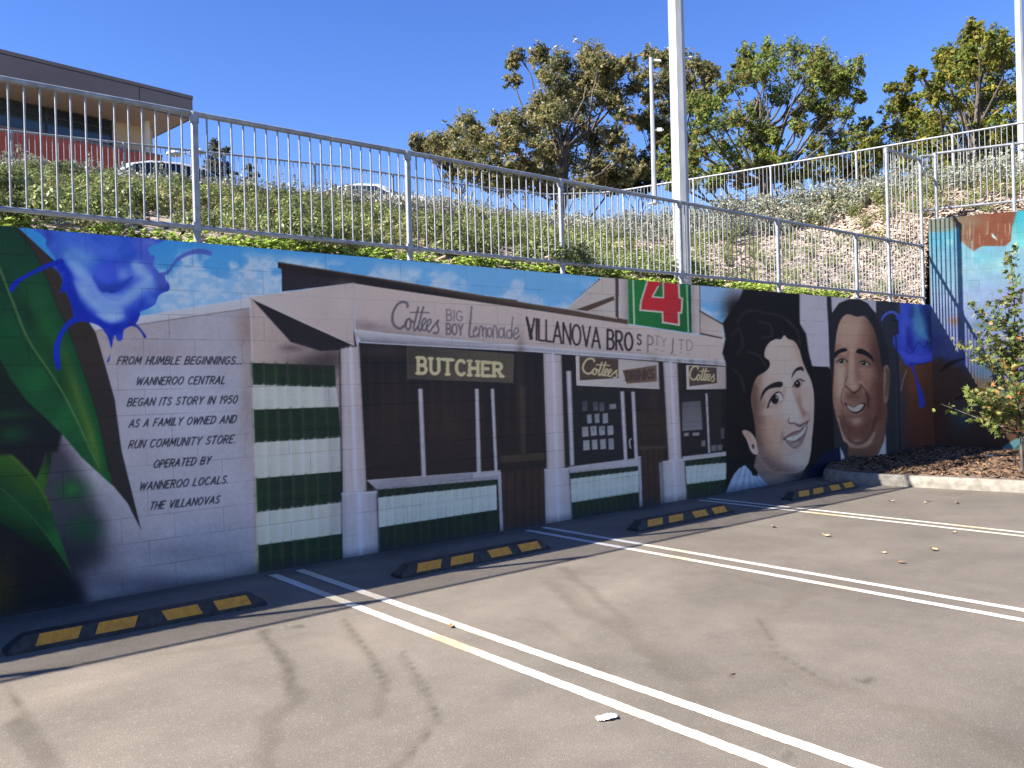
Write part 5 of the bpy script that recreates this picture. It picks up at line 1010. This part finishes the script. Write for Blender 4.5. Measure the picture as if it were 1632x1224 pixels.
# ------------------------------------------------------------------ trees
def leafcard(m,p,s,n,cc,rng,asp=.5):
    a=n.orthogonal().normalized(); a.rotate(Matrix.Rotation(rng.uniform(0,6.28),3,n)); b_=n.cross(a)
    m.face([p-a*s,p+b_*s*asp-a*s*.1,p+a*s,p-b_*s*asp-a*s*.1],0,cc)
def tree(dep,base,clusters,tones,leaf,dens,label,seed,name='tree',tip=None,trunk_r=.25,cat='tree',limb=(.10,.085,.07),hubs=3,spread=1.0,group=None,bark=None):
    rng=random.Random(seed); bx=at_d(base[0],base[1],dep); B=Vector((bx.x,bx.y,ZP)); o=empty(name,B); tag(o,label,cat,group)
    cl=[]
    for x,y,r in clusters:
        rr_=r*dep/FPX; dd=dep+rng.uniform(-1,1)*spread*2.2; c=at_d(x,y,dd)-B; cl.append((c,rr_*dd/dep))
    ex=[]
    for i,(c,r) in enumerate(cl):
        d=sorted((q for k,q in enumerate(cl) if k!=i),key=lambda q:(q[0]-c).length)
        if d and rng.random()<.75: ex.append((c.lerp(d[rng.randint(0,min(1,len(d)-1))][0],rng.uniform(.35,.65))+Vector((rng.uniform(-.3,.3),rng.uniform(-1,1),rng.uniform(-.3,.3))),r*.8))
    m=MB()
    for c,r in cl+ex:
        # a cluster is many short leafy sprays pointing out of it, so the edge stays feathery and sky shows between
        ns=max(10,int(44*dens*min(1.5,max(.7,r/.55)))); tb=rng.random()
        for i in range(ns):
            d=Vector((rng.gauss(0,1),rng.gauss(0,1),rng.gauss(0,.85))).normalized(); b_=c+d*r*rng.random()**.6*.62; ax=(d+Vector((rng.uniform(-.7,.7),rng.uniform(-.7,.7),rng.uniform(-.5,.6)))).normalized(); L_=r*rng.uniform(.3,.62)
            t0=.35*tb+.65*rng.random(); tn=rng.choice(tones); sg=r*rng.uniform(.07,.13)
            for k in range(rng.randint(13,21)):
                p=b_+ax*(L_*rng.random()**.8)+Vector((rng.gauss(0,sg),rng.gauss(0,sg),rng.gauss(0,sg*.8))); g=min(1,max(0,t0*.65+rng.random()*.35)); cc=[lerp(x,y,g) for x,y in zip(*tn)]
                if tip and p.z>c.z+r*.5 and rng.random()<.16: cc=list(tip)
                n_=(d*.6+Vector((rng.uniform(-1,1),rng.uniform(-1,1),rng.uniform(-.3,1)))).normalized()
                leafcard(m,p,leaf*.47*rng.uniform(.55,1.35),n_,tuple(cc),rng,.42)
    m.build('crown',LEAF,o)
    m=MB(); cs=sorted(cl,key=lambda q:q[0].z); top=max(c.z for c,_ in cl); mid=sum((c for c,_ in cl),Vector())/len(cl)
    hub=[Vector((0,0,0)),Vector((mid.x*.15+rng.uniform(-.2,.2),mid.y*.15,top*.16)),Vector((mid.x*.5+rng.uniform(-.3,.3),mid.y*.5,top*.32)),Vector((mid.x*.85,mid.y*.85,top*.52))]
    m.tube(hub,[trunk_r*1.25,trunk_r,trunk_r*.8,trunk_r*.5],9)
    for c,r in cl:
        h=hub[1] if c.z<top*.4 else (hub[2] if c.z<top*.7 else hub[3])
        if rng.random()<.3: h=hub[2]
        j=lambda s:Vector((rng.uniform(-s,s),rng.uniform(-s,s),rng.uniform(-s,s)))
        a=h.lerp(c,.35)+j(.35)-Vector((0,0,.2)); b_=h.lerp(c,.7)+j(.4)
        t=trunk_r*rng.uniform(.14,.27); m.tube([h,a,b_,c],[t,t*.75,t*.5,t*.22],6,False)
        for k in range(4):
            e=c+Vector((rng.gauss(0,1),rng.gauss(0,1),rng.gauss(0,.8))).normalized()*r*.8; m.tube([b_.lerp(c,rng.random()),c.lerp(e,.5)+j(.15),e],[t*.3,t*.2,t*.08],4,False)
    m.build('trunk',bark or WOODM,o); return o
G1=[((.075,.08,.034),(.23,.225,.095)),((.11,.10,.04),(.33,.29,.115)),((.06,.07,.036),(.16,.17,.08)),((.15,.125,.055),(.38,.32,.15))]
G2=[((.065,.095,.022),(.21,.27,.06)),((.05,.07,.02),(.15,.19,.045)),((.10,.13,.03),(.31,.35,.085)),((.10,.085,.03),(.25,.21,.065))]
G3=[((.075,.10,.018),(.26,.29,.055)),((.11,.11,.02),(.35,.32,.06)),((.09,.085,.018),(.24,.20,.045)),((.04,.065,.014),(.13,.17,.035))]
G4=[((.02,.028,.018),(.055,.065,.035))]
tree(34,(745,300),[(745,195,22),(725,212,24),(765,215,24),(700,225,22),(680,238,16),(770,240,26),(735,245,28),(705,250,22),(750,272,26),(785,265,26),(722,275,18),(664,236,8)],G1,.17,1.0,'small low olive tree at the left end of the tall tree group',1,tip=(.42,.40,.30),trunk_r=.16)
tree(35,(870,300),[(826,88,16),(818,128,16),(858,90,20),(890,95,24),(880,125,26),(868,118,18),(945,85,30),(960,100,28),(985,108,24),(1005,100,16),(935,120,24),(965,140,30),(910,145,30),(860,168,26),(822,190,24),(800,192,22),(880,185,30),(925,170,28),(985,160,24),(1010,140,18),(850,210,30),(815,225,28),(790,232,24),(890,225,30),(930,205,26),(1000,185,16),(985,225,26),(955,235,28),(1000,250,22),(910,262,30),(870,255,28),(840,262,28),(812,270,26),(960,270,28),(985,282,24),(930,292,26),(850,295,26),(890,292,24),(810,292,22),(780,285,22),(970,296,22),(1005,280,18)],G1,.17,1.05,'tallest grey green gum tree with pale flowering tips and open branching','2',tip=(.52,.49,.38),trunk_r=.30,spread=1.3)
tree(38,(1080,310),[(1036,86,16),(1055,95,20),(1085,95,22),(1110,105,18),(1025,120,18),(1055,130,24),(1095,135,24),(1125,112,16),(1140,118,12),(1035,155,18),(1065,165,24),(1100,170,22),(1028,190,22),(1055,200,22),(1045,225,18),(1020,195,14),(1090,220,20),(1125,150,16)],G1,.18,1.0,'grey green gum tree directly behind the thick light pole','3',tip=(.52,.49,.38),trunk_r=.26)
tree(36,(1015,320),[(1030,255,20),(1010,270,18),(1045,280,20),(1000,290,18),(1025,295,20),(985,298,14)],G4,.17,1.1,'dark low bushy tree at the foot of the gum trees','4',trunk_r=.12)
tree(30,(1225,305),[(1062,225,14),(1056,255,18),(1070,280,22),(1085,250,20),(1120,200,24),(1105,165,22),(1140,160,26),(1165,135,26),(1200,120,26),(1225,105,30),(1190,100,20),(1225,80,22),(1265,80,26),(1300,92,26),(1325,110,28),(1350,130,24),(1335,150,22),(1368,155,14),(1305,130,26),(1275,120,24),(1290,160,22),(1320,175,24),(1240,150,26),(1210,175,24),(1180,185,26),(1150,200,26),(1120,235,26),(1160,240,24),(1100,285,22),(1140,275,24),(1345,180,18),(1310,200,22),(1190,225,22),(1270,200,18),(1230,215,18),(1150,275,20),(1185,265,20),(1215,262,18),(1245,255,20),(1100,262,18),(1180,288,16),(1075,295,16),(1140,292,14)],G2,.15,1.0,'wide bright green tree with bare twisting limbs right of the thick pole','5',trunk_r=.30,spread=1.2,bark=WOODM)
tree(31,(1360,300),[(1300,235,22),(1335,225,24),(1365,215,24),(1330,255,22),(1370,245,24),(1290,265,20),(1345,275,22),(1400,240,22),(1265,280,18),(1390,265,22),(1240,282,16),(1215,290,14),(1310,282,18),(1430,262,20),(1370,275,18)],G3,.14,1.1,'bronze and olive shrubby tree behind the upper railing','6',trunk_r=.12)
tree(33,(1435,290),[(1420,140,12),(1430,160,18),(1445,175,20),(1415,180,16),(1455,200,22),(1425,205,22),(1400,215,16),(1470,225,24),(1435,235,24),(1410,250,20)],G3,.15,1.0,'small slender olive tree between the two larger right hand trees','7',trunk_r=.12)
tree(29,(1565,285),[(1550,42,16),(1545,65,22),(1570,60,24),(1595,75,24),(1525,90,24),(1500,88,16),(1560,95,28),(1600,100,22),(1505,120,24),(1540,125,28),(1580,130,28),(1612,150,22),(1490,150,24),(1450,125,10),(1520,160,28),(1560,165,28),(1600,185,26),(1490,190,26),(1530,200,28),(1570,205,26),(1610,215,24),(1480,225,24),(1520,235,26),(1560,240,26),(1600,245,26),(1635,130,30),(1640,200,34),(1650,90,24),(1470,118,8),(1450,262,20),(1490,262,22),(1540,270,22),(1590,275,22),(1625,255,22),(1515,262,20)],G3,.15,1.05,'large yellow green tree beside the right hand light pole','8',trunk_r=.28,spread=1.2)
G5=[((.05,.06,.045),(.13,.15,.11))]
tree(40,(346,285),[(343,228,9),(348,245,13),(338,258,13),(356,260,14),(346,272,16),(366,278,12),(330,275,12)],G5,.13,.8,'wispy grey conifer behind the silver hatchback','9',trunk_r=.08)
tree(40,(402,300),[(398,268,7),(402,280,9),(396,288,9)],G5,.12,.8,'tiny wispy conifer right of the silver hatchback','10',trunk_r=.05)
# ------------------------------------------------------------------ planting on the bank
def clump(kind,seed):
    rng=random.Random(seed); m=MB(); tone={1:.75,2:1.0,3:1.25,4:1.0}.get(seed,1)
    if kind=='green':      # dense fine-leaved mound
        for i in range(44):
            a=rng.uniform(0,6.28); d=rng.random()**.6*.36; c=Vector((math.cos(a)*d,math.sin(a)*d,.07+.23*(1-(d/.42)**2)*rng.uniform(.5,1)))
            for k in range(52):
                e=Vector((rng.gauss(0,1),rng.gauss(0,1),rng.gauss(0,1))).normalized()*rng.random()**.4*.085; g=rng.random(); t=rng.random()
                cc=tuple(tone*lerp(x,y,g) for x,y in zip((.06,.085,.03),(.24,.275,.10))) if t<(.9 if seed!=4 else .35) else tuple(lerp(x,y,g) for x,y in zip((.14,.135,.05),(.33,.31,.13)))
                leafcard(m,c+e,.0185*rng.uniform(.6,1.4),(e.normalized()+Vector((0,0,.5))+Vector((rng.uniform(-1,1),rng.uniform(-1,1),0))*.6).normalized(),cc,rng,.42)
    elif kind=='silver':   # grey saltbush: upright twiggy sprays
        for i in range(34):
            a=rng.uniform(0,6.28); d=rng.random()**.7*.38; b_=Vector((math.cos(a)*d*.6,math.sin(a)*d*.6,0)); t=Vector((math.cos(a)*d*1.1,math.sin(a)*d*1.1,rng.uniform(.22,.62)*(1.1-d)))
            m.tube([b_,b_.lerp(t,.6)+Vector((0,0,.03)),t],[.006,.004,.002],4,False,0,True,(.20,.17,.13))
            for k in range(18):
                p=b_.lerp(t,rng.uniform(.25,1.05)); g=rng.random(); cc=tuple(lerp(x,y,g) for x,y in zip((.13,.15,.11),(.31,.33,.265))) if rng.random()<.85 else (.34,.28,.20)
                n_=Vector((rng.uniform(-1,1),rng.uniform(-1,1),rng.uniform(-.2,1))).normalized(); leafcard(m,p+n_*.03,.032*rng.uniform(.6,1.4),n_,cc,rng,.5)
    elif kind=='tuft':     # wispy yellow-green shrublet
        for i in range(70):
            a=rng.uniform(0,6.28); s=rng.uniform(.3,1); t=Vector((math.cos(a)*.26*s,math.sin(a)*.26*s,rng.uniform(.12,.34))); b_=Vector((math.cos(a)*.03,math.sin(a)*.03,0)); mid=b_.lerp(t,.5)+Vector((0,0,.05))
            g=rng.random(); cc=tuple(lerp(x,y,g) for x,y in zip((.09,.11,.035),(.26,.27,.10)))
            for k in range(9):
                p=(b_.lerp(mid,k/4) if k<4 else mid.lerp(t,(k-4)/4)); n_=Vector((rng.uniform(-1,1),rng.uniform(-1,1),rng.uniform(0,1))).normalized(); leafcard(m,p+n_*.012,.022*rng.uniform(.7,1.4),n_,cc,rng,.28)
    else:                  # fleshy bright ground cover along the wall top
        for i in range(46):
            a=rng.uniform(0,6.28); d=rng.random()**.6*.20; c=Vector((math.cos(a)*d,math.sin(a)*d,rng.uniform(.02,.13)))
            for k in range(7):
                q=rng.uniform(0,6.28); n_=Vector((math.cos(q)*.6,math.sin(q)*.6,.8)).normalized(); g=rng.random(); cc=tuple(lerp(x,y,g) for x,y in zip((.12,.19,.03),(.36,.46,.09)))
                leafcard(m,c+Vector((math.cos(q),math.sin(q),.3))*.022,.028*rng.uniform(.7,1.3),n_,cc,rng,.45)
    return m.data({'green':'shrub','silver':'salt_bush','tuft':'shrub','cover':'ground_cover_plant'}[kind],LEAFG)
def plant(kind,variants,spots,label,cat,group,name):
    mes=[clump(kind,s) for s in variants]; rng=random.Random(sum(variants))
    for u,v,s in spots:
        p=bank(u,v); o=inst(name,rng.choice(mes),None,(p.x,p.y,p.z-.02),rng.uniform(0,6.28),(s*rng.uniform(.85,1.2),s*rng.uniform(.85,1.2),s*rng.uniform(.8,1.15))); tag(o,label,cat,group)
rng=random.Random(5)
ux=lambda x:(x+12)/(CORNER+12)
sp=[]
def ok(u,v,sep,lst):
    p=bank(u,v)
    for q in lst:
        if (p-q).length<sep: return False
    lst.append(p); return True
L=[]
for i in range(9000):
    if len(sp)>=175: break
    x=rng.uniform(-2.5,9.6); v=rng.uniform(.03,.93); lim=.93 if x<4 else lerp(.90,.26,(x-4)/5.6)
    if v>lim or (v<.15 and rng.random()<.3): continue
    if ok(ux(x),v,.56,L): sp.append((ux(x),v,rng.uniform(.85,1.35)))
plant('green',(1,2,3,4),sp,'dense low green shrub in the planted mass on the bank','shrub','green shrubs covering the left of the bank','shrub')
sp=[];L=[]
for i in range(9000):
    if len(sp)>=275: break
    u=rng.choice((rng.uniform(ux(-2),ux(9)),rng.uniform(ux(-2),ux(12)),rng.uniform(ux(6),1),rng.uniform(1,2),rng.uniform(2,2.45))); x=-12+u*(CORNER+12)
    v0=.87 if x<6 else (lerp(.86,.64,min(1,(x-6)/8)) if u<1 else .62); v=rng.uniform(v0,.975 if x<9 else 1.0)
    if ok(u,v,.36,L): sp.append((u,v,rng.uniform(.85,1.15) if x<9 and u<1 else rng.uniform(.7,1.1)))
plant('silver',(11,12,13,14),sp,'grey leaved saltbush growing along the crest below the upper railing','saltbush','saltbushes along the crest of the bank','salt_bush')
sp=[];L=[]
for i in range(6000):
    if len(sp)>=120: break
    u=rng.choice((rng.uniform(ux(7),1),rng.uniform(1,2),rng.uniform(2,2.4))); v=rng.uniform(.06,.74)
    if ok(u,v,.55,L): sp.append((u,v,rng.choice((.7,.9,1.1,1.5))))
plant('tuft',(21,22,23),sp,'wispy yellow green shrublet growing in the bare mulch','shrublet','shrublets scattered over the mulched bank','shrub')
sp=[]
x=-1.5
while x<13.3: sp.append((ux(x),rng.uniform(.012,.035),rng.uniform(.7,1.25))); x+=rng.uniform(.13,.36)
plant('cover',(31,32,33),sp,'bright yellow green ground cover plant behind the wall edge','plant','ground cover plants behind the wall edge','ground_cover_plant')
# ------------------------------------------------------------------ young maple-like tree in the garden bed
def sapling():
    rng=random.Random(8); B=at_z(1629,746,.16); o=empty('young_tree',B); tag(o,'young tree with star shaped green and rusty leaves in the corner garden bed','tree')
    D=(B-CAM).dot(_f); m=MB(); stems=[]; J=lambda s:Vector((rng.uniform(-s,s),rng.uniform(-s,s),rng.uniform(-s,s)))
    base=Vector((0,0,-.05)); m.tube([base,Vector((.01,.0,.5)),Vector((.03,.02,1.0))],[.026,.022,.018],8,False)
    tips=[]
    for i in range(36):
        h=rng.uniform(.35,1.7); a=rng.uniform(0,6.28); L_=rng.uniform(.45,1.05)*(1.2-h*.34); s0=Vector((.03*h,.02*h,h)); up=rng.uniform(.35,.9)
        e=s0+Vector((math.cos(a)*L_,math.sin(a)*L_,up*L_)); mid=s0.lerp(e,.5)+J(.06)+Vector((0,0,-.04)); m.tube([s0,mid,e],[.012,.008,.003],5,False); tips.append((s0,mid,e))
    lead=[Vector((.03,.02,1.0)),Vector((.0,.05,1.8)),Vector((-.04,.03,2.5)),Vector((-.12,.05,3.1))]; m.tube(lead,[.018,.013,.008,.003],6,False); tips+= [(lead[0],lead[1],lead[2]),(lead[1],lead[2],lead[3])]*3
    # the long lower-left and upper-left branches the photograph shows
    for dx,dz,z0 in ((-.78,.50,.70),(-.70,.75,1.2),(-.62,.2,.75),(-.35,1.2,1.6),(-.5,.6,1.9),(-.75,.15,1.0),(-.55,.7,1.5)):
        r_=Vector((_r.x,_r.y,0)); s0=Vector((.02,.01,z0)); e=s0+r_*dx+Vector((0,0,dz*.7))+Vector((_f.x,_f.y,0))*rng.uniform(-.3,.3); mid=s0.lerp(e,.5)+Vector((0,0,-.05)); m.tube([s0,mid,e],[.011,.008,.003],5,False); tips.append((s0,mid,e)); tips.append((s0,mid,e))
    m.build('trunk',WOODM,o)
    m=MB()
    def star(p,n_,s,cc):
        a=n_.orthogonal().normalized(); a.rotate(Matrix.Rotation(rng.uniform(0,6.28),3,n_)); b_=n_.cross(a); P=[]
        for i,(ang,rad) in enumerate([(-90,.25),(-50,.55),(-38,.32),(5,.95),(28,.42),(58,.85),(75,.45),(90,1.15),(105,.45),(122,.85),(152,.42),(175,.95),(218,.32),(230,.55)]):
            q=math.radians(ang); d=a*math.cos(q)*rad*s+b_*math.sin(q)*rad*s; P.append(p+d-n_*(rad*rad*s*.22))
        c=len(m.v); 
        for i in range(len(P)): m.face([p,P[i],P[(i+1)%len(P)]],0,cc)
    for s0,mid,e in tips:
        for k in range(34):
            t=rng.uniform(.2,1.05); p=(s0.lerp(mid,t*2) if t<.5 else mid.lerp(e,(t-.5)*2))+J(.10); n_=Vector((rng.uniform(-1,1),rng.uniform(-1,1),rng.uniform(0,1.2))).normalized(); g=rng.random(); u=rng.random()
            c1,c2=((.055,.08,.022),(.17,.21,.055)) if u<.70 else (((.16,.155,.05),(.32,.29,.10)) if u<.91 else ((.22,.10,.035),(.38,.20,.08)))
            star(p,n_,rng.uniform(.04,.078),tuple(lerp(x,y,g) for x,y in zip(c1,c2)))
    m.build('crown',leaf_mat('maple_leaves',.5,.3),o)
sapling()
q=at_z(1617,742,.15); m=MB(); m.tube([(0,0,-.1),(0,0,.2)],.016,6); m.box(-.02,.02,-.02,.02,.2,.215); tag(m.build('stake',noise_mat('dark_timber',(.02,.015,.012),(.05,.04,.03),9,.9),None,(q.x,q.y,q.z)),'short dark stake in the mulch below the young tree','stake')
# ------------------------------------------------------------------ litter
def crumple(name,px,py,sz,colr,label,cat,seed,group=None,z=.0,flat=.35):
    rng=random.Random(seed); m=MB(); n=9; V=[];F=[]
    for j in range(n+1):
        for i in range(n+1):
            x=(i/n-.5)*2; y=(j/n-.5)*2; k=1-.3*abs(x*y); V.append((x*sz*k+rng.uniform(-.1,.1)*sz,y*sz*.55*k+rng.uniform(-.1,.1)*sz,sz*flat*(rng.random()*.8+.1)*(1.1-.5*max(abs(x),abs(y)))+.004))
    for j in range(n):
        for i in range(n): a=j*(n+1)+i; F.append((a,a+1,a+n+2,a+n+1))
    m.mesh(V,F); p=at_z(px,py,z); o=m.build(name,colr,None,(p.x,p.y,z)); o.rotation_euler.z=rng.uniform(-.4,.4)-YAW*0; o.data.materials[0]=colr; tag(o,label,cat,group)
TISS=noise_mat('tissue_paper',(.66,.63,.58),(.78,.76,.72),30,.9,.3)
crumple('tissue',967,1146,.06,TISS,'crumpled white tissue on the asphalt near the bottom of the photo','tissue',3)
crumple('paper_scrap',1580,728,.10,TISS,'crumpled white paper scrap in the mulch below the young tree','litter',4,z=.17)
def dry_leaf(px,py,s,colr,label,seed,group='dry leaves lying on the asphalt'):
    rng=random.Random(seed); m=MB(); P=[(-1,0,.3),(-.4,.45,.1),(.3,.4,.25),(1,.05,.55),(.35,-.4,.2),(-.4,-.45,.35)]; c=(0,0,.05)
    for i in range(6): m.face([tuple(q*s for q in c),tuple(q*s for q in P[i]),tuple(q*s for q in P[(i+1)%6])])
    p=at_z(px,py,0); o=m.build('dry_leaf',colr,None,(p.x,p.y,.006)); o.rotation_euler.z=rng.uniform(0,6.28); tag(o,label,'leaf',group)
ORL=noise_mat('orange_leaf',(.30,.12,.03),(.45,.22,.07),20,.8); TNL=noise_mat('tan_leaf',(.34,.24,.13),(.5,.38,.24),20,.8); BRL=noise_mat('brown_leaf',(.10,.06,.03),(.2,.13,.07),20,.8)
dry_leaf(719,1000,.032,ORL,'curled orange leaf between the two nearest double white lines',1)
for i,(x,y,s,mt) in enumerate([(1232,841,.05,TNL),(1420,800,.05,TNL),(1434,898,.045,BRL),(1316,855,.05,TNL),(1488,878,.05,TNL),(1525,803,.05,TNL),(1480,800,.04,BRL),(1165,1075,.02,BRL),(1408,882,.03,TNL),(1475,802,.03,TNL),(1520,850,.03,TNL)]): dry_leaf(x,y,s,mt,'small dry leaf lying on the open asphalt at right',i+5)
